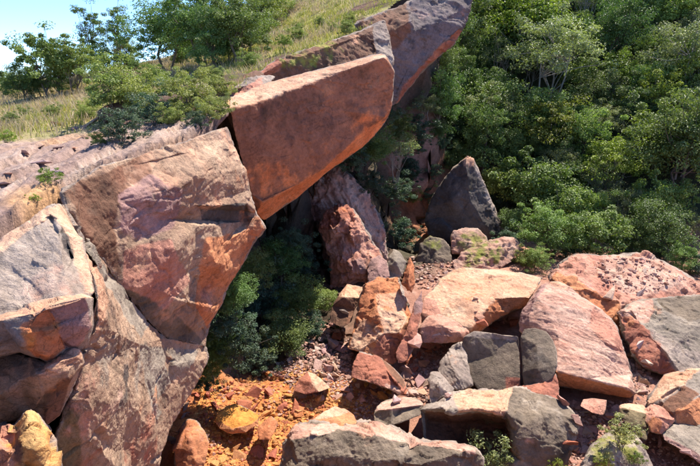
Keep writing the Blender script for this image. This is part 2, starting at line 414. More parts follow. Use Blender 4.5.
def plat_sd(xy):
    """signed distance to the cliff line in plan, positive on the plateau"""
    d = np.full(len(xy), 1e9); n = len(CURVE)
    for i in range(n):
        a = CURVE[i]; b = CURVE[(i+1) % n]; ab = b-a; t = np.clip(((xy-a)@ab)/(ab@ab), 0, 1)
        d = np.minimum(d, np.linalg.norm(xy-a-t[:, None]*ab, axis=1))
    return np.where(inpoly(xy, CURVE), d, -d)
def hill(xy):
    s = (xy[:, 0]-6)*.42+(xy[:, 1]-32.5)*.91
    s = s-np.maximum(0, s-70)*.7
    return .62*np.maximum(0, s)**1.0
def surf(xy):
    xy = np.asarray(xy, float); p3 = np.concatenate([xy, xy[:, :1]*0], 1)
    sd = plat_sd(xy+.22*np.stack([fbm(p3, .6, 4, 61), fbm(p3, .6, 4, 62)], 1))
    far = np.linalg.norm(xy, axis=1)
    zp = np.clip(tps_eval(FIT_P, xy), -9, 15); zp = zp*(1-sstep(70, 130, far))+(-4)*sstep(70, 130, far)
    zp = zp+.16*fbm(p3, .35, 4, 64)*sstep(6, 14, far)
    # stepped bedding on the bare pavement
    pav = pavement(xy, zp)
    wv = xy[:, 0]*1.25+.10*xy[:, 1]+.55*fbm(p3, .30, 4, 66)
    fr = wv-np.floor(wv); amp = .09+.08*fbm(p3, .25, 2, 69); w2 = wv*2.7+.8*fbm(p3*np.array([1, .35, 1]), .9, 4, 68); f2 = w2-np.floor(w2)
    zp = zp+pav*(amp*(.5-sstep(.58, .66, fr))+.035*(.5-sstep(.6, .72, f2))-.05*(1-sstep(0, .09, np.abs(f2-.5)))*sstep(-.1, .1, fbm(p3, .7, 3, 71))+.10*(fr-.5)*.9+.045*ridged(p3*np.array([2.2, .5, 1]), 1.4, 4, 67))
    zv = np.clip(tps_eval(FIT_V, xy), -10.5, -8)+.22*fbm(p3, .5, 5, 65)+hill(xy)
    zv = np.where(far > 60, np.minimum(zv, 60), zv)
    wid = .25+2.2*sstep(11.5, 14, xy[:, 1]); t = sstep(-wid, .08, sd)
    return zv*(1-t)+zp*t, sd, pav
def pavement(xy, zp):
    p3 = np.concatenate([xy, xy[:, :1]*0], 1)
    px = proj(np.concatenate([xy, zp[:, None]], 1))
    # bare bedrock lies nearest the cliff; grass begins beyond it
    edge = 15.2+3.2*fbm(p3, .30, 4, 70)+np.clip((xy[:, 0]+6)*.5, -3, 3)
    return 1-sstep(-.8, .8, np.linalg.norm(xy, axis=1)-edge)
ang = np.concatenate([np.linspace(-46, 46, 470)]); ang = np.concatenate([ang, np.linspace(46, 314, 90)[1:-1]]); rad = .35*1.0163**np.arange(0, 410)
rad = np.concatenate([rad, rad[-1]*1.35**np.arange(1, 8)])
AA, RR = np.meshgrid(np.radians(ang), rad); XY = np.stack([np.sin(AA).ravel()*RR.ravel(), np.cos(AA).ravel()*RR.ravel()], 1)
gz, gsd, gpav = surf(XY)
GV = np.concatenate([XY, gz[:, None]], 1); na, nr = len(ang), len(rad)
ii, jj = np.meshgrid(np.arange(nr-1), np.arange(na)); ii = ii.ravel(); jj = jj.ravel(); j2 = (jj+1) % na
GF = np.stack([ii*na+jj, ii*na+j2, (ii+1)*na+j2, (ii+1)*na+jj], 1)[:, ::-1]
GF = np.concatenate([GF[:, [0, 1, 2]], GF[:, [0, 2, 3]]])
# roughen the cliff wall sideways so it is broken rock, not a ramp
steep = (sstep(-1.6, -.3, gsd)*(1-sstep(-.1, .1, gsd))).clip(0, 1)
dn = np.stack([fbm(GV, .8, 4, 81), fbm(GV, .8, 4, 82), fbm(GV, .8, 4, 83)], 1)*.5; GV = GV+dn*steep[:, None]

# the ravine cuts in under the plateau edge
e_ = .05; gx = (plat_sd(XY+[e_, 0])-plat_sd(XY-[e_, 0]))/(2*e_); gy = (plat_sd(XY+[0, e_])-plat_sd(XY-[0, e_]))/(2*e_)
U = 3.4*sstep(6, 8.5, XY[:, 1])*(1-sstep(30, 35, XY[:, 1]))*sstep(-5, -1.2, gsd)*(1-sstep(-.35, .06, gsd))
GV[:, 0] += gx*U; GV[:, 1] += gy*U
bk = sstep(-4.6, -3.0, gsd)*(1-sstep(-1.1, -.5, gsd))*sstep(13, 15.5, GV[:, 1])*(1-sstep(40, 46, GV[:, 1])); Q3 = GV*np.array([1, 1, .8])
GV = GV+np.stack([fbm(Q3, .9, 5, 141, .6)*1.5+.35*ridged(Q3, 1.7, 3, 145), fbm(Q3, .9, 5, 142, .6)*1.5-.35*ridged(Q3, 1.7, 3, 146), fbm(Q3, 1.2, 4, 143)*.7], 1)*bk[:, None]
soil = np.exp(-((GV[:, 0]+1.8)/2.6)**2-((GV[:, 1]-12)/2.8)**2)
GV[:, 2] += soil*(.20*fbm(GV, 1.4, 5, 86, .6)+.10*ridged(GV, 3.5, 4, 87)-.05)
# ---- ground colours (real materials of the ground)
near = np.linalg.norm(XY, axis=1)
n1 = fbm(GV, .55, 5, 90)[:, None]; n2 = fbm(GV, 2.3, 5, 91)[:, None]; n3 = fbm(GV*np.array([3, .7, 1]), .9, 5, 92)[:, None]
def lerp(a, b, t): return np.asarray(a)*(1-t)+np.asarray(b)*t
pav_c = lerp((.38, .265, .215), (.28, .19, .165), sstep(-.25, .25, n1)); pav_c = lerp(pav_c, (.47, .36, .30), sstep(.05, .4, n3)*.7); pav_c = lerp(pav_c, (.17, .11, .10), sstep(.15, .42, n2)*.8)
pav_c = lerp(pav_c, (.60, .33, .14), sstep(.1, .4, fbm(GV, .4, 3, 94)[:, None])*.7)
gr_c = lerp((.42, .33, .16), (.28, .27, .09), sstep(-.2, .2, n1)); gr_c = lerp(gr_c, (.36, .20, .11), sstep(.15, .4, n2)*.5)
hill_c = lerp(gr_c, pav_c, gpav[:, None])
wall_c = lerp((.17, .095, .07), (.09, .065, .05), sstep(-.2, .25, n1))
rav_c = lerp((.40, .20, .14), (.30, .15, .11), sstep(-.25, .25, n1)); rav_c = lerp(rav_c, (.48, .31, .25), sstep(.05, .4, n2)*.7)
def blob(px, py, Y, r): 
    c = np.array(P(px, py, Y)); return (1-sstep(.55, 1.25, np.linalg.norm(GV-c, axis=1)/r+.35*fbm(GV, .9, 4, 95)))[:, None]
og = np.maximum.reduce([blob(240, 415, 11.9, 2.3), blob(270, 445, 10.9, 1.6), blob(325, 400, 12.8, 1.3), blob(285, 380, 13.5, 1.2)])
rav_c = lerp(rav_c, lerp((.60, .24, .07), (.50, .16, .055), sstep(-.2, .2, n2)), og)
for q in ((425, 165, 36, 2.2), (435, 215, 32, 2.2), (420, 225, 30, 2.5)): rav_c = lerp(rav_c, (.42, .19, .11), blob(*q))
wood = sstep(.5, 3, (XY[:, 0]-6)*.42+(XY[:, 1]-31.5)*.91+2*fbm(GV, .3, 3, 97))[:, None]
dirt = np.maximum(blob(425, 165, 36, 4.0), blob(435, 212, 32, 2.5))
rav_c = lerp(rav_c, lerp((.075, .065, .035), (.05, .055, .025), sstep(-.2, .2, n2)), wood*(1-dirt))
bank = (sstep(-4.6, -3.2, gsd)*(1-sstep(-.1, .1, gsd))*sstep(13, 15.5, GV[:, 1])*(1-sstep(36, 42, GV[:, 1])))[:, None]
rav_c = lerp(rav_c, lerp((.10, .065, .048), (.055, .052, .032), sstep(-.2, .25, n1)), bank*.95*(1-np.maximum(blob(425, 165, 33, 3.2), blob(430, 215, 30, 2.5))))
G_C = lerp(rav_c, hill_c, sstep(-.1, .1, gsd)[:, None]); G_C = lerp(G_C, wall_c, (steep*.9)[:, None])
gm = NT('soil_and_bedrock'); a = gm.n('Attribute'); a.attribute_name = 'albedo'; tc = gm.n('TexCoord').outputs['Object']
g1 = gm.noise(tc, 5, 8, .7); g2 = gm.noise(tc, 26, 6, .7)
c = gm.mix(1.0, a.outputs['Color'], gm.ramp(g1, [(.28, .6), (.5, 1), (.72, 1.3)]), 'MULTIPLY'); c = gm.mix(1.0, c, gm.ramp(g2, [(.3, .65), (.5, 1), (.72, 1.3)]), 'MULTIPLY')
b = gm.n('BsdfPrincipled'); gm.l(c, b.inputs['Base Color']); b.inputs['Roughness'].default_value = .95; b.inputs['Specular IOR Level'].default_value = .2
bp = gm.n('Bump'); bp.inputs['Strength'].default_value = .8; bp.inputs['Distance'].default_value = .08; gm.l(gm.math('ADD', g1, gm.math('MULTIPLY', g2, .4)), bp.inputs['Height']); gm.l(bp.outputs[0], b.inputs['Normal'])
gm.l(b.outputs[0], gm.out.inputs[0]); M_GROUND = gm.m
fsd = gsd[GF].mean(1); fw = ((GV[GF].mean(1)[:, 0]-6)*.42+(GV[GF].mean(1)[:, 1]-32.5)*.91)
for nm, msk in (('grassy_hillside', fsd > -1.0), ('ravine_floor', (fsd <= -1.0) & (fw <= 0)), ('wooded_slope', (fsd <= -1.0) & (fw > 0))):
    f = GF[msk]; u, inv = np.unique(f, return_inverse=True); me = mk_mesh(nm, GV[u], inv.reshape(f.shape)); set_col(me, 'albedo', G_C[u]); struct(link(nm, me, M_GROUND))
SOLIDS.append((GV, GF))
# ================================================================== THE LEFT CLIFF
CLF = 'cliff rock'
rock('cliff_block', 'big purple-pink overhanging cliff block left of the leaning red slab, bushes growing on its top',
 out=[(62,192,7.0),(100,167,7.8),(140,155,8.8),(185,141,9.9),(228,125,11.2),(236,150,11.2),(245,168,11.25),(249,190,11.3),(257,214,11.4),(266,228,11.5),(254,243,11.4),
      (240,270,11.0),(229,287,10.7),(224,300,10.6),(207,328,10.2),(206,347,10.0),(166,339,8.9),(147,322,8.3),(122,288,7.7),(103,262,7.35),(84,236,7.0),(69,212,6.9)],
 inn=[(135,165,8.6),(190,152,9.8),(225,140,10.95),(120,200,7.9),(165,190,8.55),(190,188,9.15),(197,206,9.4),(247,205,10.95),(200,209,9.75),(246,211,11.35),(200,220,9.85),(245,221,11.35),(201,226,9.5),(247,229,11.1),
      (130,245,7.95),(172,250,8.5),(216,262,9.8),(180,300,8.85),(150,285,8.1),(212,308,9.95),(190,272,9.3),(205,290,10.1),(222,245,10.2),(152,160,8.9),(196,176,9.3),(160,220,8.6),(100,215,7.5)],
 lines=[[(197,206,9.4),(247,205,10.95)],[(200,220,9.85),(245,221,11.35)],[(135,165,8.6),(190,152,9.8),(225,140,10.95)]],
 default='tan', th=3.5, rough=.8, bed=(.35,-.3,1), strat=.03, chip=.3, fine=.7, shrink=(.04,.3), crack=.03, blend=9,
 kinds=[([(62,192),(150,150),(152,178),(120,195),(112,230),(122,280),(84,236)],'brown'),([(150,155),(232,120),(240,160),(190,172),(160,175)],'tan'),([(118,195),(150,175),(185,190),(170,230),(140,240),(118,230)],'purple'),
        ([(205,240),(266,226),(240,275),(207,330),(195,300)],'orange'),([(122,250),(170,240),(190,280),(160,320),(122,290)],'pink'),
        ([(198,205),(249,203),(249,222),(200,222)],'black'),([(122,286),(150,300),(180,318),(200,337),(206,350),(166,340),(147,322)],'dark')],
 spots=[(205,148,10.5,.9,'cream',1),(150,172,8.7,.6,'cream',.8),(225,140,11,.5,'pgrey',.6),(235,180,11,.5,'orange',.7),(255,230,11.3,.5,'orange',.9),(100,200,7.3,.5,'dark',.5),(140,270,8,.4,'cream',.5),(180,300,8.8,.6,'cream',.5),(160,205,8.5,.35,'dark',.3),(215,195,10,.5,'cream',.6),(190,255,9.2,.5,'cream',.5),(215,300,10,.4,'pink',.6),(195,268,9.3,.2,'dark',.7)])
rock('cliff_rock', 'tall streaked grey and pink cliff wall below the overhanging block, lower left',
 out=[(64,203,6.3),(69,210,6.5),(84,236,6.9),(103,262,7.3),(122,287,7.65),(147,321,8.25),(166,338,8.8),(206,346,10.1),(209,358,10.0),(190,395,9.4),(170,428,8.7),(159,466,8.2),(156,520,8.2),(40,520,5.2),(48,470,5.0),(58,430,5.05),(72,400,5.15),(80,365,5.25),(84,345,5.3),(93,330,5.35),(97,300,5.4),(91,272,5.6),(77,235,5.9),(60,210,6.2)],
 inn=[(100,285,5.7),(120,320,6.7),(110,330,5.9),(140,345,7.3),(130,400,6.7),(105,400,5.7),(150,370,7.9),(178,365,8.9),(150,430,7.6),(125,450,6.9),(100,450,5.75),(90,400,5.35),(88,440,5.4),(66,445,5.15),(82,265,6.1),(95,262,6.5),(112,290,6.9),(165,400,8.5),(185,350,9.4)],
 lines=[[(64,203,6.3),(82,238,6.25),(98,266,6.0),(104,290,5.85),(110,330,5.9)]],
 default='tan', th=3, rough=.55, bed=(.9,.3,.15), strat=.05, chip=.25, fine=1, shrink=(.04,.3), crack=.06, blend=16, streak=(.35,.25,-1),
 kinds=[([(58,203),(80,235),(100,268),(108,300),(98,340),(90,330),(97,300),(90,272),(75,236)],'cream'),([(82,238),(122,287),(150,325),(140,340),(115,300),(98,268)],'grey'),
        ([(46,430),(74,400),(82,440),(86,520),(40,520)],'olive'),
        ([(140,345),(200,350),(185,395),(155,420),(145,380)],'grey'),([(155,400),(205,350),(208,358),(170,428)],'tan')],
 spots=[(105,365,5.75,.4,'grey',.8),(140,370,7.3,.5,'grey',.8),(170,350,8.8,.5,'dark',.6),(100,330,5.6,.3,'dark',.5),(135,340,7.1,.4,'grey',.7),(145,430,7.4,.5,'red',.9),(150,460,7.5,.6,'red',.8),(140,405,7.3,.25,'orange',.8),(85,390,5.3,.3,'pink',.9),(86,430,5.35,.35,'pink',.8),(92,460,5.5,.4,'red',.6),(121,345,6.6,.22,'black',.9),(122,375,6.5,.22,'black',1),(119,405,6.3,.22,'black',1),(126,395,6.6,.2,'dark',.8),(118,435,6.3,.22,'black',1),(122,460,6.5,.25,'black',.9),(112,400,6.1,.25,'pale',.9),(116,440,6.4,.22,'pale',.9),(113,365,6.0,.2,'pale',.5),(150,345,7.8,.3,'dark',.5),(165,365,8.5,.3,'orange',.5),(185,375,9,.3,'cream',.6),(148,400,7.8,.25,'orange',.6),(125,310,6.9,.3,'cream',.5),(100,430,5.7,.3,'orange',.5)])
rock('cliff_fin', 'pale-topped grey rock fin on the left edge, above the orange-faced ledge block',
 out=[(-40,262,5.0),(0,240,5.55),(25,224,5.75),(48,207,6.0),(60,203,6.2),(66,210,6.2),(78,236,5.85),(90,268,5.6),(96,292,5.4),(92,297,5.3),(70,297,5.0),(58,300,4.9),(30,305,4.85),(0,316,4.7),(-40,330,4.5)],
 inn=[(8,246,5.35),(30,230,5.6),(50,214,5.85),(40,260,5.3),(65,270,5.25),(15,285,5.05),(60,240,5.55),(73,256,5.65),(52,217,5.9)],
 lines=[[(-40,268,4.95),(8,246,5.35),(30,230,5.6),(50,214,5.85),(57,219,5.8),(66,240,5.65),(74,258,5.55)]],
 default='pgrey', th=2.2, rough=.6, chip=.5, streak=(.5,.2,-1), bed=(.6,.3,.5), strat=.05, shrink=(.05,.3), crack=.05, blend=10,
 kinds=[([(-40,240),(60,195),(66,210),(50,215),(30,231),(8,248),(-40,275)],'cream'),([(8,250),(50,217),(62,240),(60,290),(30,290),(12,280)],'pgrey'),([(52,212),(66,206),(80,236),(92,268),(97,295),(85,295),(74,258),(60,225)],'cream'),([(60,225),(66,235),(75,255),(72,260),(62,242)],'black')],
 spots=[(70,285,5.1,.3,'pink',.8),(40,285,5,.25,'pale',.8),(0,262,5.2,.2,'black',.5)])
rock('ledge_block', 'squared ledge block with an ochre front patch at the left edge, pale top rim',
 out=[(-40,322,4.55),(0,313,4.6),(30,304,4.65),(58,297,4.7),(82,293,4.85),(94,298,5.0),(95,325,5.0),(88,345,4.95),(80,349,4.9),(66,352,4.75),(48,362,4.6),(37,358,4.55),(20,352,4.5),(-40,366,4.3)],
 inn=[(0,320,4.35),(45,308,4.42),(85,297,4.7),(88,326,4.75),(62,340,4.6),(48,356,4.45),(20,345,4.3),(52,320,4.5),(65,345,4.75)],
 lines=[[(-40,330,4.3),(0,320,4.35),(45,308,4.42),(85,297,4.7),(90,310,4.8)],[(45,308,4.42),(55,325,4.52),(64,346,4.65)]],
 default='pgrey', th=1.8, rough=.8, bed=(.2,.1,1), shrink=(.05,.3), crack=.03, blend=5,
 kinds=[([(-40,315),(90,288),(96,298),(85,299),(45,309),(0,321),(-40,335)],'cream'),([(18,325),(48,309),(57,326),(66,347),(48,361),(30,350)],'orange'),([(48,310),(86,299),(90,325),(80,346),(66,347),(55,325)],'purple'),([(-40,335),(15,330),(25,350),(-40,370)],'pgrey')],
 spots=[(45,340,4.45,.22,'yellow',.5),(92,320,4.9,.1,'cream',.8),(0,345,4.35,.18,'black',.6)])
rock('ledge_block', 'rounded olive-brown block in shade under the ochre ledge block, pale chipped corner',
 out=[(-40,375,4.6),(5,352,4.75),(30,357,4.7),(46,364,4.65),(62,352,4.7),(80,348,4.8),(83,362,4.8),(72,392,4.75),(60,415,4.7),(46,425,4.6),(30,418,4.55),(0,424,4.5),(-40,430,4.4)],
 inn=[(37,374,4.35),(42,392,4.4),(66,365,4.55),(70,380,4.55),(0,395,4.3),(20,380,4.4)],
 lines=[[(37,374,4.35),(60,362,4.5),(78,356,4.65)],[(37,374,4.35),(45,392,4.45)]],
 default='tan', th=1.5, rough=.7, shrink=(.05,.3), bed=(.2,.1,1), blend=5, spots=[(10,400,4.4,.4,'olive',1),(30,385,4.4,.25,'orange',.6)],
 kinds=[([(36,374),(48,362),(80,346),(84,358),(62,372),(42,378)],'cream'),([(-40,350),(25,352),(30,362),(0,370),(-40,372)],'dark'),([(44,392),(75,370),(60,420),(44,425)],'brown')])  # dark strip paints in the shade under the upper ledge block
rock('ochre_boulder', 'rough sunlit ochre-cream boulder in the bottom left corner',
 out=[(-30,440,3.9),(-5,424,4.1),(4,422,4.15),(14,427,4.1),(22,412,4.1),(31,408,4.15),(38,414,4.15),(48,432,4.1),(58,452,4.05),(66,475,4.0),(66,530,4.0),(-30,530,3.7)],
 inn=[(16,432,3.95),(28,420,3.95),(35,440,3.8),(20,455,3.75),(45,465,3.8),(5,450,3.8),(12,445,3.9)],
 default='ochre', th=1.0, rough=1.6, chip=1.6, shrink=(.05,.3), kinds=[([(-30,420),(10,425),(18,470),(-30,500)],'pink'),([(10,430),(17,430),(24,466),(14,460)],'brown')],
 spots=[(45,450,3.9,.3,'yellow',.6),(25,430,3.95,.12,'brown',.6)])

# ================================================================== THE LEANING SLAB AND WHAT IS BEHIND
rock('leaning_slab', 'huge smooth red-brown slab leaning out over the ravine, its fresh orange underside glowing',
 out=[(228,105,15.1),(231,97,15.9),(248,91,16.6),(266,83,17.2),(289,77,17.7),(335,65,18.3),(381,53,18.8),(386,55,18.6),(390,63,18.6),(394,72,18.7),(392,104,19.0),(388,118,19.2),(381,128,19.3),(362,148,19.1),(345,160,18.8),(328,172,18.5),(316,182,18.3),(300,195,17.9),(280,210,17.5),(264,220,17.2),(256,217,16.9),(251,193,16.2),(240,155,15.6)],
 inn=[(256,104,15.8),(273,97,16.3),(335,73,17.6),(384,57,18.3),(385,117,18.7),(366,127,18.55),(354,142,18.2),(327,165,17.6),(303,181,17.1),(263,200,16.4),(300,140,16.9),(260,150,16.05),(340,110,17.8)],
 lines=[[(229,107,15.05),(256,104,15.6),(273,97,16.0),(335,73,17.4),(384,57,18.3)],[(388,119,18.95),(366,127,18.35),(354,142,18.0),(327,165,17.4),(303,181,16.9),(263,202,16.2),(257,212,16.4)]],
 default='slab', th=2.4, rough=.5, chip=.75, strat=.025, shrink=(.0,.12), bed=(-.25,-.06,1),
 kinds=[([(226,108),(231,95),(270,80),(381,50),(388,57),(335,74),(273,98),(256,105)],'cream'),([(392,117),(366,127),(354,142),(327,165),(303,181),(262,202),(256,213),(250,230),(400,200)],'fresh')],  # fresh-break orange, albedo raised on the underside for the bounced light
 spots=[(330,90,17.4,.35,'orange',.5),(372,118,18.4,.8,'fresh',1),(290,180,16.8,1.1,'fresh',.9),(265,185,16.3,1.0,'fresh',1),(320,155,17.3,.9,'orange',.6),(280,112,16.3,.9,'brown',.8),(350,82,18,.8,'brown',.8),(310,105,17,.7,'brown',.6),(375,85,18.4,.5,'grey',.4),(245,120,15.4,.5,'brown',.5)])
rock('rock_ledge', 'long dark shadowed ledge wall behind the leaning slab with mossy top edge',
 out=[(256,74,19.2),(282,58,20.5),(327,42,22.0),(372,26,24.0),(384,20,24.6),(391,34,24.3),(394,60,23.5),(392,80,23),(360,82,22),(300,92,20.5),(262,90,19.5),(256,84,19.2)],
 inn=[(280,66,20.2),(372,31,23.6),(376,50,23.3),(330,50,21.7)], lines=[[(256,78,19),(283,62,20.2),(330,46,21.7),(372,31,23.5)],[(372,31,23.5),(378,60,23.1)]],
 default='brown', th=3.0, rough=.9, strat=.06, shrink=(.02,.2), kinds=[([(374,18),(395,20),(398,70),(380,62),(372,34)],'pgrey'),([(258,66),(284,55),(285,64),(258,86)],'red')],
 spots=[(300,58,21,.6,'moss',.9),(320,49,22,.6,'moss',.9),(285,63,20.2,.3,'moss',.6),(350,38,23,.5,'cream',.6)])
rock('broken_ledge_rock', 'low pinkish broken rock between the grass and the left top corner of the leaning slab',
 out=[(226,100,15.9),(232,88,16.8),(246,79,17.6),(262,74,18.2),(276,76,18.2),(270,84,17.6),(250,93,16.8),(234,100,16)], inn=[(248,85,17)], default='pgrey', th=1.2, rough=1.2, kinds=[([(230,92),(262,78),(262,84),(236,98)],'pink')])
rock('broken_ledge_rock', 'small dark stone block at the left foot of the shadowed ledge wall',
 out=[(240,82,18),(244,74,18.6),(256,70,18.9),(264,74,18.7),(262,82,18.2),(250,86,17.8)], inn=[(253,78,18.1)], default='brown', th=1.0, rough=1.1)
rock('far_cliff', 'far grey lichen-spotted cliff head with overhanging orange underside, at the top centre',
 out=[(354,24,25.0),(380,13,26.2),(408,3,27.5),(425,-8,28),(450,-22,28.5),(476,-20,28.5),(472,5,28),(468,16,27.9),(461,32,27.6),(454,44,27.4),(438,58,27.2),(424,71,27),(410,86,26.7),(396,103,26.3),(388,108,26.0),(378,90,25.6),(366,60,25)],
 inn=[(390,30,25.6),(413,20,26.1),(415,55,26.4),(398,88,26.0),(440,20,26.8),(447,38,27)], lines=[[(413,-2,27.4),(416,30,26.2),(412,60,26.3),(396,95,25.9)],[(396,98,25.95),(420,66,26.4),(440,44,26.8),(462,26,27.3)]],
 default='mauve', th=3.5, rough=.9, shrink=(.02,.15), strat=.05, blend=8,
 kinds=[([(412,-30),(480,-30),(474,10),(455,34),(430,52),(418,40)],'mauve'),([(394,104),(400,90),(422,66),(440,46),(458,30),(462,32),(454,46),(424,74)],'red'),([(355,25),(405,2),(412,30),(395,50),(370,40)],'brown')],
 spots=[(450,5,27.5,.7,'pgrey',.8),(430,15,27,.5,'pale',.6),(462,15,27.7,.5,'pale',.6),(405,10,27,.5,'brown',.7),(440,55,27,.6,'orange',.5)])
rock('dirt_spire', 'eroded pink-purple earth spire with reddish cap standing in the shaded ravine',
 out=[(340,201,22.8),(348,204,22.8),(356,213,22.6),(364,224,22.4),(371,236,22.2),(379,252,22),(386,272,21.8),(392,292,21.6),(326,296,21.4),(331,275,21.8),(325,250,22),(318,228,22.4),(324,214,22.7),(332,206,22.8)],
 inn=[(340,212,22.1),(338,230,21.6),(350,235,21.5),(345,260,21.2),(360,262,21.2),(336,262,21.5),(370,270,21.2),(344,234,21.9),(356,250,21.6),(352,272,21.0)],
 default='pink', th=2.2, rough=1.5, strat=.12, bed=(1,.2,.25), chip=.9, spots=[(338,250,21.5,.5,'pale',.9),(360,265,21.2,.5,'purple',.8),(345,212,22,.5,'fresh',.6)], kinds=[([(325,200),(350,198),(358,215),(340,222),(330,232),(318,228)],'red'),([(345,222),(356,222),(352,285),(343,285)],'pink')])
rock('dirt_bank', 'dark eroded purple earth bank directly under the leaning slab',
 out=[(292,192,24.6),(310,180,25),(328,166,25.4),(336,164,25.4),(348,172,25.2),(362,188,25),(376,206,24.7),(386,232,24.3),(390,262,24),(318,262,23.8),(300,235,24.1)],
 inn=[(330,185,24.2),(342,190,24.1),(362,212,23.9),(370,235,23.7),(320,205,23.9),(345,215,23.8),(312,200,24.2),(335,174,24.7)], default='pale', th=3, rough=1.6, strat=.18, bed=(1,.2,.3), chip=1.0,
 kinds=[([(300,205),(318,200),(325,240),(300,250)],'purple')], spots=[(338,190,24.1,.5,'pale',.6)])
# ---- rocks in the ravine
rock('dark_monolith', 'tall dark pointed standing rock in front of the forest with sunlit pale tip',
 out=[(467,154,28.2),(474,158,28.3),(482,176,28.4),(491,198,28.5),(500,222,28.6),(503,240,28.6),(484,248,28),(449,252,27.6),(428,236,27.8),(424,221,28.2),(428,203,28.3),(437,188,28.3),(449,171,28.3)],
 inn=[(466,165,27.9),(470,200,27.5),(452,200,27.5),(445,225,27.3),(485,225,27.6)], lines=[[(467,154,28.2),(468,180,27.7),(463,215,27.4),(460,240,27.2)],[(430,208,28.1),(441,217,27.9),(454,230,27.5)]],
 default='black', blend=8, th=2.0, rough=.7, shrink=(.02,.25), crack=.05, kinds=[([(430,207),(456,228),(454,232),(428,212)],'black'),([(463,150),(474,154),(476,164),(464,166)],'cream'),([(475,155),(482,172),(502,222),(500,235),(492,212),(476,172)],'pgrey')],  # cream tip and pgrey strip paint the sunlit rim
 spots=[(470,185,27.6,.6,'olive',.5),(455,190,27.6,.5,'grey',.6),(485,215,27.9,.5,'brown',.5)])
rock('mossy_boulder', 'upper of the two pinkish mossy boulders at the foot of the dark pointed rock',
 out=[(450,236,25.6),(454,230,25.8),(466,227,25.9),(478,228,25.8),(487,236,25.6),(488,246,25.3),(470,256,24.9),(452,254,25)], inn=[(468,236,25.3),(470,246,24.9)], default='pale', th=1.6, spots=[(476,238,25.2,.6,'moss',.9),(464,246,25,.35,'moss',.7)])
rock('mossy_boulder', 'lower long mossy boulder behind the orange-topped slab, yellow-green moss on its back',
 out=[(452,262,24.0),(460,252,24.3),(480,243,24.7),(505,236,25),(516,238,24.9),(522,248,24.6),(512,262,24),(495,272,23.5),(470,274,23.3),(454,272,23.5)], inn=[(480,252,24.1),(500,246,24.4),(480,264,23.5)], default='pale', th=1.6,
 spots=[(478,256,24,.7,'moss',1),(494,250,24.2,.6,'moss',.8),(470,262,23.6,.3,'moss',.7)])
rock('mossy_boulder', 'dark shaded boulder with moss left of the dark pointed rock foot',
 out=[(416,262,24.8),(420,244,25.3),(430,236,25.5),(444,238,25.4),(452,248,25),(452,266,24.3),(440,275,24),(420,276,24.2)], inn=[(434,250,24.8)], default='dark', th=1.6, spots=[(432,242,25.1,.5,'moss',.6)])
rock('grey_boulder', 'grey blocky boulder in shade right of the earth spire',
 out=[(388,256,21.6),(393,249,21.9),(401,251,21.8),(407,262,21.5),(402,276,21),(390,282,20.8),(384,270,21.2)], inn=[(396,262,21.1)], default='grey', th=1.0)
rock('grey_boulder', 'low purple-grey boulder at the right foot of the earth spire',
 out=[(366,270,20.9),(370,258,21.3),(380,254,21.5),(388,260,21.3),(390,276,20.7),(382,286,20.3),(368,284,20.4)], inn=[(378,268,20.8)], default='purple', th=1.0)

# ================================================================== THE COLLAPSED BOULDERS
FB = 'fallen boulder'
rock('rubble_topped_boulder', 'large rounded pink boulder at the back right, rubble-strewn top and smooth orange flank',
 out=[(548,281,18.3),(552,272,18.8),(558,265,19.2),(567,259,19.6),(577,254,20),(600,256,20.2),(627,254,20.5),(645,254,20.6),(660,260,20.4),(672,265,20.3),(684,273,20),(694,280,19.8),(702,288,19.6),(706,330,18),(660,350,16.8),(628,345,16.3),(600,330,16.4),(575,310,17)],
 inn=[(556,276,18.2),(590,272,18.7),(590,288,17.6),(604,297,17.4),(620,303,17.0),(625,282,18.2),(650,275,19),(672,280,19),(650,294,17.9),(614,316,16.5),(608,308,17.1),(575,290,17.4)],
 lines=[[(552,279,18.1),(575,276,18.1),(590,286,17.7),(604,297,17.3),(622,302,17)]],
 default='pink', th=3.2, rough=1.0, chip=1.3, shrink=(.03,.3), blend=5, kinds=[([(546,282),(556,272),(575,278),(590,288),(606,298),(620,302),(622,335),(575,310)],'orange'),([(600,258),(660,256),(690,280),(650,296),(620,290)],'pale')],
 spots=[(577,268,18.9,.55,'brown',.9),(592,286,17.7,.25,'purple',.8),(640,268,19.3,.5,'cream',.7),(670,272,19.5,.6,'cream',.7),(683,288,18.8,.3,'grey',.8),(600,262,19.7,.3,'purple',.6)])
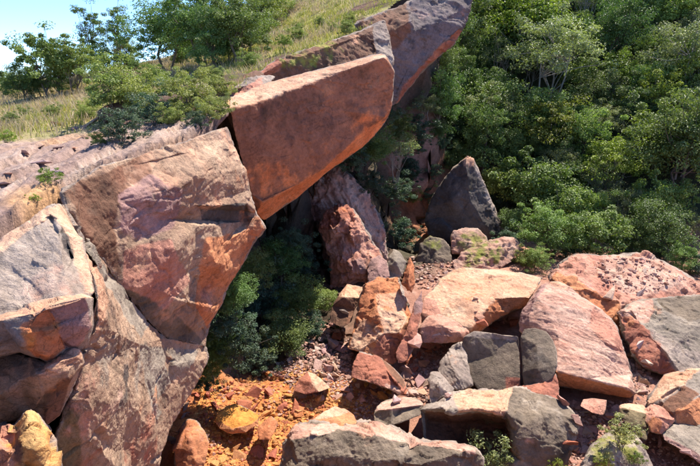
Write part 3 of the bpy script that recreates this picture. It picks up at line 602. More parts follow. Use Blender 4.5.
rock('banded_boulder', 'big pale pink banded slab boulder right of the cracked grey block, sloping to the camera',
 out=[(519,330,14.9),(521,312,15.3),(528,300,15.7),(542,285,16.3),(551,281,16.5),(561,282,16.4),(569,287,16.2),(580,296,15.9),(592,303,15.6),(601,309,15.4),(611,319,15.1),(619,330,14.7),(625,352,14.2),(632,374,13.6),(637,394,13.1),(630,399,12.95),(600,394,13.05),(575,389,13.1),(558,386,13.2),(552,372,13.5),(540,352,14.2)],
 inn=[(530,303,15.3),(545,306,14.9),(558,292,15.6),(580,310,14.9),(594,306,15.3),(600,340,14.0),(560,340,13.95),(556,372,13.05),(590,379,12.75),(628,388,12.7),(528,318,14.8),(588,327,14.4),(612,350,13.8)],
 lines=[[(551,281,16.5),(536,296,15.3),(528,318,14.8),(540,345,14.2),(556,372,13.05),(590,379,12.75),(628,389,12.7),(637,394,13.1)],[(594,306,15.3),(588,327,14.3),(614,346,13.8)]],
 default='pale', th=2.5, rough=.6, chip=.4, shrink=(.03,.3), bed=(.45,.5,1.0), strat=.06, blend=4,
 kinds=[([(517,332),(520,310),(542,284),(551,281),(536,298),(528,318),(536,345)],'purple'),([(550,370),(590,380),(630,390),(634,402),(556,392)],'orange'),([(592,306),(620,330),(626,352),(612,350),(590,328)],'pink')],
 spots=[(594,306,15.3,.18,'grey',.9),(560,286,16.2,.3,'cream',.7),(570,350,13.8,.5,'pink',.5)])
rock('grey_backed_boulder', 'boulder at the right edge with grey weathered top and smooth pink-red flank',
 out=[(617,313,16.2),(627,305,16.6),(640,301,16.9),(654,298,17.1),(672,296,17.2),(702,295,17.2),(740,298,17),(740,385,14),(700,376,14.1),(660,374,14.1),(642,368,14.2),(634,356,14.6),(626,338,15.3),(620,324,15.8)],
 inn=[(632,313,16),(648,334,15),(663,352,14.4),(676,368,13.9),(660,320,15.8),(690,330,15.5),(690,355,14.6)],
 lines=[[(617,313,16.2),(632,311,16.0),(640,322,15.5),(652,338,14.85),(668,354,14.2),(682,374,13.8)]],
 default='grey', th=2.5, rough=.9, shrink=(.03,.3), blend=6, kinds=[([(615,312),(632,310),(640,322),(652,338),(668,355),(684,376),(640,372),(620,330)],'red'),([(617,312),(630,304),(652,299),(654,312),(648,322),(640,321)],'pale'),([(645,325),(690,350),(740,360),(740,390),(680,376),(656,342)],'pgrey'),([(655,297),(740,293),(740,315),(690,320),(665,312)],'dark')],
 spots=[(656,310,16.3,.2,'orange',.9),(650,345,14.6,.5,'pink',.8),(680,340,15,.5,'pgrey',.8),(625,318,15.8,.4,'orange',.6)])
rock('orange_topped_slab', 'flat bright cream-orange topped slab in the middle of the fallen rocks',
 out=[(420,312,15.9),(424,298,16.4),(434,287,16.9),(441,276,17.5),(458,267,18.2),(480,268,18.2),(500,270,18.1),(522,273,18),(544,277,17.9),(540,284,17.5),(531,297,16.9),(530,306,16.8),(510,312,16.4),(488,324,15.8),(476,336,15.4),(455,340,15.2),(436,338,15.3),(424,330,15.5)],
 inn=[(436,302,16.2),(452,323,15.3),(471,328,15.1),(483,312,15.6),(495,298,16.2),(528,297,16.7),(465,300,16.1),(500,282,17.1),(440,318,15.5)],
 lines=[[(434,300,16.3),(440,316,15.6),(452,323,15.3),(471,328,15.1),(483,312,15.6),(495,298,16.2),(530,297,16.7)]],
 default='cream', th=2.4, rough=.6, chip=.8, strat=.02, shrink=(.03,.3), kinds=[([(418,312),(424,298),(436,300),(442,318),(455,325),(470,330),(476,342),(424,334)],'pink'),([(470,329),(483,313),(496,299),(534,297),(534,310),(480,338)],'orange')],
 spots=[(470,290,16.6,.6,'orange',.6),(510,280,17.4,.6,'orange',.5),(450,285,16.9,.4,'pink',.5),(462,310,15.8,.15,'grey',.9),(445,305,16,.3,'orange',.5)])
rock('pink_block', 'smaller pink angular block tucked under the left of the orange-topped slab',
 out=[(418,328,14.9),(428,316,15.2),(440,314,15.2),(458,322,15),(470,332,14.8),(466,341,14.6),(440,344,14.5),(421,343,14.6)], inn=[(440,324,14.7),(455,332,14.5)], default='pink', th=1.2)
rock('orange_boulder', 'tall orange and cream boulder with a flat sunlit face, centre of the rockfall',
 out=[(346,349,14.6),(352,332,15),(357,312,15.5),(362,292,16),(366,283,16.3),(380,277,16.6),(398,278,16.5),(402,284,16.3),(404,296,16),(409,312,15.6),(413,318,15.4),(412,336,14.9),(404,352,14.5),(394,366,14.2),(380,362,14.1),(357,352,14.3)],
 inn=[(379,294,15.7),(377,306,15.2),(384,333,14.5),(398,333,14.5),(404,322,14.9),(400,300,15.6),(370,320,15.0),(370,345,14.4)],
 lines=[[(378,279,16.4),(379,294,15.6),(377,308,15.1),(384,333,14.4),(399,333,14.4),(406,318,15)],[(384,333,14.4),(357,352,14.3)]],
 default='orange', th=1.8, rough=1.0, shrink=(.03,.3), kinds=[([(378,292),(401,294),(405,300),(407,320),(399,333),(384,333),(376,308)],'cream'),([(383,333),(400,333),(414,318),(414,340),(394,368),(372,352)],'red'),([(346,350),(360,318),(376,325),(384,334),(360,352)],'cream')],  # sunlight painted as cream on the flat face, shade as red below it
 spots=[(370,286,16.2,.35,'red',.6),(366,312,15.5,.3,'brown',.7),(390,310,15.1,.25,'orange',.6),(360,335,14.9,.3,'brown',.4)])
rock('red_slab', 'upright thin red slab leaning on the right side of the tall orange boulder',
 out=[(395,352,13.9),(402,338,14.3),(410,320,14.8),(415,300,15.4),(422,290,15.7),(424,302,15.4),(419,325,14.7),(416,345,14.2),(408,362,13.8),(398,364,13.7)], inn=[(412,330,14.4),(418,305,15.2)], default='red', th=.7, rough=.7, kinds=[([(412,288),(426,288),(424,310),(414,315)],'purple')])
rock('rock_spike', 'small pointed orange rock spike standing on the tall orange boulder',
 out=[(403,276,15.9),(406,266,16.1),(410,257,16.3),(413,262,16.2),(415,274,16),(415,286,15.8),(412,293,15.6),(405,290,15.6),(401,284,15.7)], inn=[(409,274,15.7),(408,284,15.5)], default='orange', th=.5, rough=1.2)
rock('capped_block', 'dark shaded block with flat sunlit cream top left of the tall orange boulder',
 out=[(328,322,16.0),(332,306,16.5),(341,292,17),(347,284,17.3),(364,287,17.1),(361,297,16.7),(355,310,16.2),(352,322,15.8),(342,328,15.7)], inn=[(343,296,16.5),(359,298,16.4)], lines=[[(339,295,16.6),(344,297,16.4),(360,298,16.4)]],
 default='brown', th=1.2, rough=.7, kinds=[([(338,296),(346,283),(366,285),(361,299),(344,298)],'cream')])  # brown front holds painted shade, cream top the sunlight
rock('red_boulder', 'red triangular boulder with a shadowed right side below the tall orange boulder',
 out=[(350,378,12.9),(353,364,13.3),(359,351,13.7),(376,356,13.5),(392,366,13.2),(404,378,13),(407,388,12.7),(402,395,12.5),(386,388,12.5),(366,382,12.6)], inn=[(376,368,13),(394,380,12.6),(372,376,12.7)], lines=[[(376,356,13.5),(386,370,12.95),(402,392,12.5)]],
 default='red', th=1.1, rough=.9, kinds=[([(378,355),(408,380),(404,390),(388,370)],'brown'),([(385,385),(400,388),(402,396),(386,390)],'pale')])  # brown band is the shadow on the right side, painted in
rock('striped_rock', 'brown striped tilted rock just left of the cracked grey block',
 out=[(437,376,13.1),(441,358,13.6),(450,347,13.9),(462,342,14),(467,354,13.7),(470,372,13.1),(474,386,12.7),(462,391,12.5),(448,388,12.6)], inn=[(452,365,13.1),(460,378,12.7)], default='pgrey', th=.9, bed=(1,.2,.5), strat=.09, spots=[(455,360,13.3,.3,'cream',.6),(450,378,12.9,.3,'brown',.6)])
rock('pale_rock', 'small pale grey pointed rock standing before the striped rock',
 out=[(428,380,12.4),(431,373,12.6),(440,372,12.6),(448,381,12.4),(455,389,12.2),(451,395,12.05),(440,399,11.9),(431,406,11.8),(428,396,12)], inn=[(440,385,12)], default='pgrey', th=.7, rough=.8)
rock('cracked_grey_block', 'flat-faced dark grey block split by a vertical crack, middle of the rockfall',
 out=[(462,346,13.9),(464,337,14),(474,331,14),(490,333,13.9),(503,335,13.8),(518,336,13.8),(519,350,13.55),(520,372,13.1),(521,389,12.85),(500,391,12.8),(478,390,12.9),(472,382,13.1),(466,362,13.6)],
 inn=[(495,355,13.55),(488,376,13.1)], lines=[[(463,341,13.9),(474,336,13.9),(503,340,13.78),(518,341,13.74)]], default='dark', th=1.5, rough=.45, shrink=(.02,.2), chip=.5,
 kinds=[([(462,336),(474,330),(519,335),(519,341),(474,337)],'pgrey'),([(505,376),(522,378),(522,392),(505,392)],'red')], spots=[(495,360,13.2,.45,'olive',.5),(478,345,13.6,.3,'grey',.6)])
rock('cracked_grey_block', 'right half of the split grey block with a rounded corner, touching the banded boulder',
 out=[(521,352,13.5),(521,337,13.75),(524,329,13.9),(535,328,13.9),(546,331,13.8),(553,340,13.6),(557,352,13.3),(557,366,13.0),(553,378,12.8),(545,384,12.7),(534,388,12.7),(524,389,12.8),(522,372,13.05)],
 inn=[(537,345,13.35),(538,368,12.9)], default='dark', th=1.4, rough=.45, shrink=(.02,.2), chip=.5, spots=[(540,360,13.1,.4,'grey',.6),(530,380,12.8,.25,'olive',.6)])
rock('red_block', 'low red block under the right half of the split grey block',
 out=[(520,386,12.6),(545,381,12.75),(556,372,13),(559,386,12.7),(558,402,12.2),(540,398,12.2),(522,396,12.3)], inn=[(545,390,12.4)], default='red', th=1.0)
rock('grey_slab', 'flat pinkish-grey slab with dark front edge left of the big hollowed boulder',
 out=[(373,414,11.3),(376,406,11.6),(388,399,11.9),(404,397,12),(414,397,12),(424,404,11.7),(421,415,11.2),(408,420,11.0),(391,426,10.9),(375,425,11)], inn=[(378,410,11.25),(400,408,11.35),(418,406,11.4)], lines=[[(373,412,11.2),(392,409,11.15),(422,405,11.4)]],
 default='dark', th=1.2, rough=.6, kinds=[([(370,412),(376,404),(404,394),(426,403),(420,407),(392,411)],'pale')])
rock('hollowed_boulder', 'large dark boulder with sunlit pale flat top and a deep shaded brown hollow in its front',
 out=[(421,410,11.3),(426,404,11.55),(440,401,11.7),(450,394,11.95),(460,390,12.1),(480,389,12.15),(497,390,12.15),(513,387,12.25),(528,389,12.2),(545,393,12),(563,401,11.7),(575,410,11.4),(579,420,11.1),(574,440,10.8),(566,470,10.5),(540,500,10.2),(500,500,10.3),(440,480,10.8),(424,440,11.1)],
 inn=[(430,409,11.2),(440,408,11.15),(452,412,11.0),(472,409,11.0),(490,411,11.0),(505,412,11.0),(511,400,11.5),(430,422,11.75),(450,425,11.95),(480,425,12.0),(505,430,11.8),(470,445,11.6),(505,447,11.1),(513,440,10.85),(522,425,10.85),(545,415,11.05),(550,445,10.6),(520,460,10.5),(432,438,11.3),(490,452,11.0),(458,404,11.4),(445,402,11.5)],
 lines=[[(421,410,11.3),(430,409,11.2),(440,408,11.15),(452,412,11.0),(472,409,11.0),(490,411,11.0),(505,412,11.0),(514,432,10.85),(516,450,10.6)],[(513,387,12.25),(511,400,11.5),(505,412,11.0)]],
 default='grey', th=2.2, rough=.75, shrink=(.03,.25), kinds=[([(425,410),(452,414),(505,413),(514,432),(514,452),(470,455),(426,440)],'brown'),([(448,396),(465,388),(513,386),(512,400),(505,413),(472,410),(458,411)],'cream'),([(420,408),(440,400),(452,394),(458,410),(440,410)],'pgrey'),([(512,388),(545,392),(580,415),(574,440),(560,480),(518,460),(506,414)],'dark')],  # lit top painted cream; brown of the hollow includes its shade
 spots=[(495,432,11.5,.4,'olive',.8),(545,410,11.3,.35,'grey',.7),(530,400,11.7,.25,'grey',.6),(528,440,10.7,.12,'pale',.9),(560,430,10.9,.3,'grey',.6)])
rock('front_boulder', 'long grey rough-faced boulder in the bottom foreground with smooth pinkish top',
 out=[(276,480,9.6),(281,462,9.85),(284,448,10.05),(289,433,10.3),(297,423,10.5),(318,423,10.6),(340,426,10.55),(356,423,10.6),(372,421,10.7),(392,425,10.65),(402,431,10.5),(412,437,10.35),(428,439,10.35),(442,441,10.3),(460,444,10.2),(474,448,10.05),(484,458,9.8),(484,520,9.3),(276,520,9.2)],
 inn=[(292,440,9.95),(330,434,9.95),(352,431,10.05),(372,436,10.0),(400,441,9.95),(440,446,9.95),(466,451,9.8),(340,455,9.6),(420,465,9.5),(300,465,9.6),(380,460,9.55)],
 lines=[[(286,444,10),(292,437,10.0),(330,433,9.98),(352,430,10.1),(372,436,10.0),(400,441,9.95),(440,446,9.95),(474,452,9.8)]],
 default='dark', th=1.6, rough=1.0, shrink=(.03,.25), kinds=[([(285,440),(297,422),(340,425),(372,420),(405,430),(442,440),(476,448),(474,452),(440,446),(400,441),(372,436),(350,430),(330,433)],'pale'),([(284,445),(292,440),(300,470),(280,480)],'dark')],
 spots=[(365,428,10.3,.4,'cream',.6),(330,450,9.7,.3,'grey',.6),(400,455,9.6,.4,'grey',.6),(310,428,10.3,.3,'pgrey',.6)])
rock('cream_lipped_boulder', 'boulder at the right edge with sunlit cream top and grey shaded front',
 out=[(647,405,12.2),(648,398,12.5),(656,386,12.9),(665,376,13.2),(678,372,13.3),(690,369,13.4),(704,367,13.4),(740,370,13.3),(740,430,11.4),(700,428,11.3),(676,428,11.4),(668,416,11.6),(655,410,11.9)],
 inn=[(652,402,12.1),(668,393,12.1),(684,384,12.3),(688,378,12.6),(705,390,12.2),(690,408,11.5),(672,412,11.5)], lines=[[(648,403,12.2),(660,398,12.05),(684,384,12.25),(690,376,12.6),(704,378,12.6)]],
 default='pgrey', th=2, rough=.7, shrink=(.03,.25), kinds=[([(646,405),(664,374),(705,364),(690,377),(684,385),(660,399)],'cream'),([(684,385),(692,375),(740,366),(740,400),(704,394)],'grey'),([(655,405),(684,386),(700,394),(676,420)],'brown'),([(676,410),(704,396),(740,410),(740,430),(676,428)],'orange')])  # cream paints the sunlit top, brown the shade on the front
rock('grey_slab', 'dark grey tilted slab at the right edge below the cream-topped boulder',
 out=[(660,433,11.2),(663,425,11.4),(676,423,11.4),(700,424,11.4),(740,426,11.3),(740,480,10),(704,466,10.2),(684,452,10.5),(664,440,10.9)], inn=[(690,440,10.8),(672,430,11.1)], lines=[[(662,430,11.2),(690,448,10.55),(704,458,10.3)]], default='grey', th=1.2, rough=.6, kinds=[([(660,432),(690,449),(706,460),(704,470),(662,442)],'purple')])
rock('salmon_block', 'salmon angular block between the greenish rock and the cream-topped boulder',
 out=[(644,408,11.7),(650,404,11.9),(660,405,11.8),(676,415,11.6),(673,424,11.3),(662,436,11),(650,432,11),(646,424,11.2)], inn=[(660,416,11.3),(652,418,11.2)], lines=[[(646,414,11.5),(656,416,11.2),(673,420,11.3)]], default='pink', th=.8, kinds=[([(646,422),(652,416),(660,420),(660,436),(648,432)],'orange')])
rock('greenish_rock', 'upright rock with sunlit cream top edge and greenish shaded face, right of the rubble gully',
 out=[(618,410,11.7),(619,405,11.9),(628,403,12),(643,405,11.9),(652,416,11.6),(650,428,11.2),(646,441,10.9),(634,434,11),(626,424,11.2)], inn=[(628,410,11.5),(645,416,11.4),(638,425,11.1)], lines=[[(618,408,11.7),(630,411,11.5),(644,414,11.4)]], default='olive', th=.8, rough=.8, kinds=[([(616,408),(626,401),(646,404),(650,414),(643,413),(630,410)],'cream')])  # olive face is darkened for shade, cream edge lightened for sun
rock('pink_block', 'small pink box-shaped block in the dark gap under the banded boulder',
 out=[(580,406,12),(583,399,12.3),(594,398,12.35),(607,400,12.3),(606,410,12),(604,416,11.8),(592,413,11.8)], inn=[(600,404,12.05)], default='pink', th=.7, rough=.6)
rock('mossy_mound', 'low mossy earth-covered boulder with grass and a shrub at the bottom right',
 out=[(575,480,9.8),(585,456,10.2),(598,440,10.6),(612,430,10.9),(628,430,10.9),(640,440,10.7),(650,455,10.4),(655,480,10)], inn=[(612,446,10.3),(630,450,10.3),(600,460,10)], default='pgrey', th=1.2, rough=1.3, spots=[(620,440,10.5,.5,'moss',.8),(600,455,10.2,.3,'moss',.7),(640,455,10.2,.3,'moss',.5)])
# ---- orange soil and its stones
rock('yellow_rock', 'bright yellow-ochre flat-topped rock on the orange soil',
 out=[(214,421,11.4),(218,413,11.6),(226,407,11.8),(235,403,11.95),(247,408,11.8),(260,416,11.5),(258,427,11.2),(246,433,11),(233,434,10.95),(220,429,11.15)], inn=[(226,416,11.45),(240,420,11.2),(238,428,10.95)], lines=[[(215,420,11.4),(232,429,11),(250,424,11.15),(260,418,11.4)]],
 default='yellow', th=.8, rough=.7, kinds=[([(213,420),(232,428),(252,424),(262,416),(260,436),(216,434)],'orange')])
rock('orange_rock', 'orange wedge rock with sunlit cream right side on the rubble behind the yellow rock',
 out=[(293,391,12.9),(298,380,13.2),(308,371,13.5),(316,374,13.4),(327,384,13.1),(331,388,13),(319,392,12.75),(306,395,12.7)], inn=[(311,382,12.9)], lines=[[(308,371,13.5),(312,383,12.9),(319,393,12.7)]], default='red', th=.8, rough=.6, kinds=[([(307,369),(318,372),(334,388),(318,394),(313,383)],'cream')])  # sunlit right side painted cream, shaded left side red
rock('orange_rock', 'upright orange rock right of the yellow rock',
 out=[(257,428,10.9),(264,421,11.1),(271,416,11.25),(278,421,11.1),(276,432,10.8),(270,440,10.6),(259,440,10.6)], inn=[(268,428,10.8)], default='orange', th=.6, rough=.8)
rock('orange_rock', 'large rounded orange boulder at the foot of the left cliff wall',
 out=[(173,450,9.7),(176,437,9.95),(181,426,10.2),(187,418,10.4),(197,420,10.35),(204,430,10.1),(209,442,9.85),(206,458,9.6),(203,475,9.4),(175,478,9.4)], inn=[(190,440,9.75),(194,458,9.5)], default='orange', th=1, rough=.8, spots=[(188,440,9.8,.3,'pink',.6)])
rock('orange_slab', 'low orange slab behind the left end of the front boulder',
 out=[(310,421,10.9),(318,415,11.1),(335,406,11.45),(345,408,11.4),(354,415,11.2),(358,424,10.9),(346,428,10.7),(326,427,10.75)], inn=[(336,417,11)], default='orange', th=.7, rough=.7, kinds=[([(312,420),(335,404),(352,412),(340,416)],'cream')])
# ================================================================== LOOSE STONES
def hull_stone(seed, flat=.65):
    r = np.random.RandomState(seed); bm = bmesh.new()
    ax = np.array([1, r.uniform(.6, .9), r.uniform(.45, flat)])
    for i in range(10):
        v = r.normal(size=3); v /= np.abs(v).max()**.75*np.linalg.norm(v)**.25; bm.verts.new(Vector(v*ax*.5*r.uniform(.85, 1.05)))
    bmesh.ops.convex_hull(bm, input=bm.verts[:]); bmesh.ops.delete(bm, geom=[v for v in bm.verts if not v.link_faces], context='VERTS')
    bmesh.ops.dissolve_limit(bm, angle_limit=R_(14), verts=bm.verts[:], edges=bm.edges[:])
    bmesh.ops.bevel(bm, geom=bm.edges[:], offset=.009, segments=1, affect='EDGES', clamp_overlap=True)
    bmesh.ops.triangulate(bm, faces=bm.faces[:]); me = bpy.data.meshes.new('stone'); bm.to_mesh(me); bm.free(); me.materials.append(M_STONE); return me
STONES = [hull_stone(100+i, .6+.3*(i % 3)/2) for i in range(12)]
allv = []; allt = []; off = 0
for v, t in SOLIDS: allv.append(v); allt.append(t+off); off += len(v)
allv = np.concatenate(allv); allt = np.concatenate(allt)
BVH = BVHTree.FromPolygons([tuple(x) for x in allv.astype(np.float32)], allt.tolist())
O0 = Vector((0, 0, 0))
GB = BVHTree.FromPolygons([tuple(x) for x in GV.astype(np.float32)], GF.tolist())
def hit_ground(px, py):
    h = BVH.ray_cast(O0, raydir(px, py), 300); g = GB.ray_cast(O0, raydir(px, py), 300)
    if h[0] is None or g[0] is None or g[3]-h[3] > .05: return None, None
    return h[0], h[1]
def hit(px, py):
    h = BVH.ray_cast(O0, raydir(px, py), 300); return h[0], h[1]
def rest(x, y, z0): 
    h = BVH.ray_cast(Vector((x, y, z0)), Vector((0, 0, -1)), 60); return h[0]
nst = [0]
def stone(px, py, wpx, label, group, colr, flat=1.0, sink=.28, only=False):
    p, n = (hit_ground if only else hit)(px, py)
    if p is None: return None
    r = random.Random(nst[0]*13+5); nst[0] += 1
    s = wpx*p.y/FPX
    o = bpy.data.objects.new('stone', STONES[r.randrange(len(STONES))]); COL.objects.link(o)
    o.scale = (s, s*r.uniform(.8, 1.1), s*flat*r.uniform(.8, 1.15)); o.rotation_euler = (r.uniform(-.5, .5), r.uniform(-.5, .5), r.uniform(0, 6.28))
    o.location = p+Vector((0, s*.15, s*(.22-sink*.5)))
    k = r.uniform(.8, 1.15); o.color = (colr[0]*k, colr[1]*k*r.uniform(.92, 1.08), colr[2]*k*r.uniform(.88, 1.1), 1)
    tag(o, label, 'stone', group); return o
def scatter(poly, n, smin, smax, label, group, cols, flat=1.0, seed=0, pw=1.6, only=True):
    n = int(n*.79); r = random.Random(seed); xs = [p[0] for p in poly]; ys = [p[1] for p in poly]; c = 0; g = 0
    while c < n and g < n*30:
        g += 1; x = r.uniform(min(xs), max(xs)); y = r.uniform(min(ys), max(ys))
        if not inpoly(np.array([[x, y]]), poly)[0]: continue
        w = smin+(smax-smin)*r.random()**pw; o = stone(x, y, w, label, group, r.choice(cols), flat, .28, only); c += o is not None
C_PINK = [(.50,.27,.20), (.46,.24,.18), (.42,.26,.22)]; C_PALE = [(.56,.38,.31), (.52,.33,.27), (.46,.32,.28)]; C_OR = [(.56,.26,.10), (.54,.22,.08), (.60,.30,.10)]; C_RED = [(.42,.14,.08), (.38,.12,.07)]; C_DK = [(.30,.17,.13), (.26,.15,.12)]
# single stones that can be pointed at
stone(610, 296, 24, 'angular pink-cream stone perched on the rubble-topped boulder above its orange flank', None, (.56,.36,.27), .9, .2)
stone(643, 296, 21, 'flat cream stone lying between the rubble-topped boulder and the grey-topped boulder', None, (.58,.42,.32), .6, .2)
stone(632, 358, 15, 'orange stone wedged at the top of the gap right of the banded boulder', None, (.56,.25,.13), 1.0, .1)
stone(643, 385, 17, 'cream-orange stone in the gap between the banded boulder and the cream-topped boulder', None, (.6,.36,.24), .8, .1)
stone(431, 349, 26, 'flat pink stone under the pink blocks, left of the striped rock', None, (.46,.18,.12), .6, .2)
stone(424, 366, 17, 'leaning orange stone chip left of the striped rock', None, (.52,.24,.13), 1.1, .1)
stone(389, 392, 22, 'orange stone lying right below the red triangular boulder', None, (.5,.22,.10), .7, .2)
stone(412, 397, 14, 'small pink stone behind the pinkish-grey flat slab', None, (.46,.25,.2), .7, .2)
stone(295, 357, 17, 'mauve stone at the shaded upper edge of the rubble slope', None, (.40,.26,.23), .7, .2)
stone(345, 314, 15, 'pale stone below the flat cream-topped dark block', None, (.5,.36,.31), .8, .2)
stone(300, 414, 17, 'orange stone lying behind the low orange slab', None, (.58,.28,.1), .7, .2)
stone(478, 320, 16, 'thin pink stone chip in the shadow under the orange-topped slab', None, (.46,.24,.17), .7, .2)
stone(506, 318, 15, 'upright pale stone sliver between orange-topped slab and cracked grey block', None, (.52,.34,.26), 1.2, .1)
for q in [(415,344,24),(433,334,20),(480,324,24),(498,320,20),(514,326,17),(424,386,18),(408,374,24),(397,404,20),(346,394,20),(330,372,18),(563,404,22),(576,424,20),(570,446,22),(590,432,18),(612,420,16),(641,350,18),(649,366,18),(660,446,22),(690,456,20),(336,340,17),(420,360,18),(448,398,15),(362,402,16)]:
    stone(q[0], q[1], q[2], 'angular broken block wedged among the fallen boulders', 'angular blocks wedged among the boulders', (C_PINK+C_RED+C_PALE)[(q[0]*7+q[1]) % 8], .95, .15)
# the rubble, alike stones in local groups
scatter([(195,440),(240,380),(300,395),(300,420),(285,466),(205,466)], 44, 8, 24, 'orange stone lying loose on the orange soil patch beside the yellow rock', 'orange stones on the orange soil', C_OR+C_RED[:1], .8, 1, 1.5)
scatter([(270,368),(330,322),(350,345),(350,390),(300,372)], 44, 7, 20, 'pinkish rubble stone on the slope between orange soil and tall orange boulder', 'rubble stones on the upper slope', C_PINK+C_PALE, .8, 2)
scatter([(290,395),(350,378),(392,392),(372,415),(320,408)], 38, 7, 22, 'reddish-orange stone on the slope below the red triangular boulder', 'stones below the red boulder', C_OR+C_PINK, .8, 3)
scatter([(408,330),(440,340),(445,365),(430,400),(405,395),(408,360)], 30, 10, 26, 'pink stone jammed in the gap left of the striped rock', 'stones jammed left of the striped rock', C_PINK+C_RED, .9, 4)
scatter([(575,405),(618,408),(640,466),(565,466)], 42, 7, 22, 'pale pink stone in the rubble gully right of the hollowed boulder', 'stones in the right rubble gully', C_PALE+C_PINK, .7, 5)
scatter([(622,340),(640,352),(650,400),(640,405),(628,380)], 20, 8, 19, 'pink stone in the cleft between banded boulder and grey-topped boulder', 'stones in the right cleft', C_PINK+C_PALE, .9, 6)
scatter([(592,264),(650,258),(684,282),(640,294),(600,285)], 14, 6, 12, 'small pink stone lying on top of the rounded boulder at the back right', 'stones on the back boulder', C_PALE+C_PINK, .7, 7, only=False)
scatter([(165,440),(185,395),(225,385),(230,420),(205,466),(165,466)], 24, 7, 18, 'brownish-red stone in half shade at the foot of the left cliff', 'stones at the cliff foot', C_RED+C_DK+C_OR[:1], .8, 8)
scatter([(640,440),(700,455),(700,466),(640,466)], 12, 6, 14, 'mauve-grey stone under the tilted dark slab at the right edge', 'stones under the right slab', C_DK+C_PALE, .7, 9)
scatter([(412,268),(440,262),(470,268),(440,285),(418,290)], 12, 6, 11, 'grey-pink stone behind the orange-topped slab below the mossy boulders', 'stones below the mossy boulders', C_PALE+C_DK, .8, 10)
scatter([(440,290),(520,276),(500,292),(470,318),(445,312)], 6, 4, 9, 'little stone chip lying on the orange-topped slab', 'chips on the orange-topped slab', C_PALE+C_PINK, .6, 11, only=False)
scatter([(0,140),(60,120),(110,125),(60,180),(30,195),(0,200)], 22, 8, 34, 'flat pinkish stone lying on the bare bedrock at the left', 'stones on the bare bedrock', C_PALE+C_DK+C_PINK, .28, 12)
# gravel nobody could count
def gravel(name, poly_list, n, smin, smax, cols, seed):
    r = np.random.RandomState(seed); V = []; F = []; C = []; base = []
    for i in range(5):
        bm = bmesh.new()
        for k in range(9): v = r.normal(size=3); v /= np.linalg.norm(v); bm.verts.new(Vector(v*np.array([.5, .42, .34])))
        bmesh.ops.convex_hull(bm, input=bm.verts[:]); bm.verts.ensure_lookup_table(); bm.verts.index_update()
        base.append((np.array([v.co for v in bm.verts]), np.array([[v.index for v in f.verts] for f in bm.faces]))); bm.free()
    off = 0
    for poly, cnt, *nm in poly_list:
        name2 = nm[0] if nm else ''
        xs = [p[0] for p in poly]; ys = [p[1] for p in poly]; c = 0; g = 0
        while c < cnt and g < cnt*8:
            g += 1; x, y = r.uniform(min(xs), max(xs)), r.uniform(min(ys), max(ys))
            if not inpoly(np.array([[x, y]]), poly)[0]: continue
            p, nn = (hit if name2 == 'top' else hit_ground)(x, y)
            if p is None or abs(nn.z) < .25: continue
            s = (smin+(smax-smin)*r.rand()**3)*p.y/FPX; bv, bf = base[r.randint(5)]; a = r.rand()*6.28; ca, sa = math.cos(a), math.sin(a)
            q = bv*s; q = np.stack([q[:, 0]*ca-q[:, 1]*sa, q[:, 0]*sa+q[:, 1]*ca, q[:, 2]], 1)+np.array(p)+[0, 0, s*.12]
            V.append(q); F.append(bf+off); off += len(q); col = np.array(cols[r.randint(len(cols))])*r.uniform(.75, 1.15); C.append(np.repeat(col[None], len(q), 0)); c += 1
    me = mk_mesh(name, np.concatenate(V), np.concatenate(F), False); set_col(me, 'albedo', np.concatenate(C)); struct(link(name, me, M_GROUND), 'stuff')
scatter([(470,300),(525,300),(530,330),(500,334),(470,335)], 12, 8, 20, 'pink stone in the shadow under the orange-topped slab overhang', 'stones under the orange-topped slab', C_PINK+C_RED, .9, 14)
gravel('gravel', [([(270,372),(335,318),(352,345),(352,400),(300,395)], 2200), ([(560,402),(640,402),(650,470),(560,470)], 900), ([(405,320),(450,340),(445,400),(350,430),(360,390),(405,390)], 900), ([(590,262),(655,256),(690,282),(640,296),(604,290)], 260, 'top'), ([(620,335),(652,360),(650,405),(628,385)], 300), ([(640,430),(700,440),(700,470),(640,470)], 250), ([(410,255),(450,258),(480,285),(420,290)], 250)], 0, 1.4, 7.0, C_PALE+C_PINK+C_DK[:1], 21)
gravel('orange_rubble', [([(190,466),(170,440),(215,385),(290,365),(350,380),(380,415),(300,425),(280,470)], 3600)], 0, 1.2, 7.5, C_OR+C_OR+C_RED+C_PINK[:1], 22)



print('stones', sum(o.name.startswith('stone') for o in bpy.data.objects))
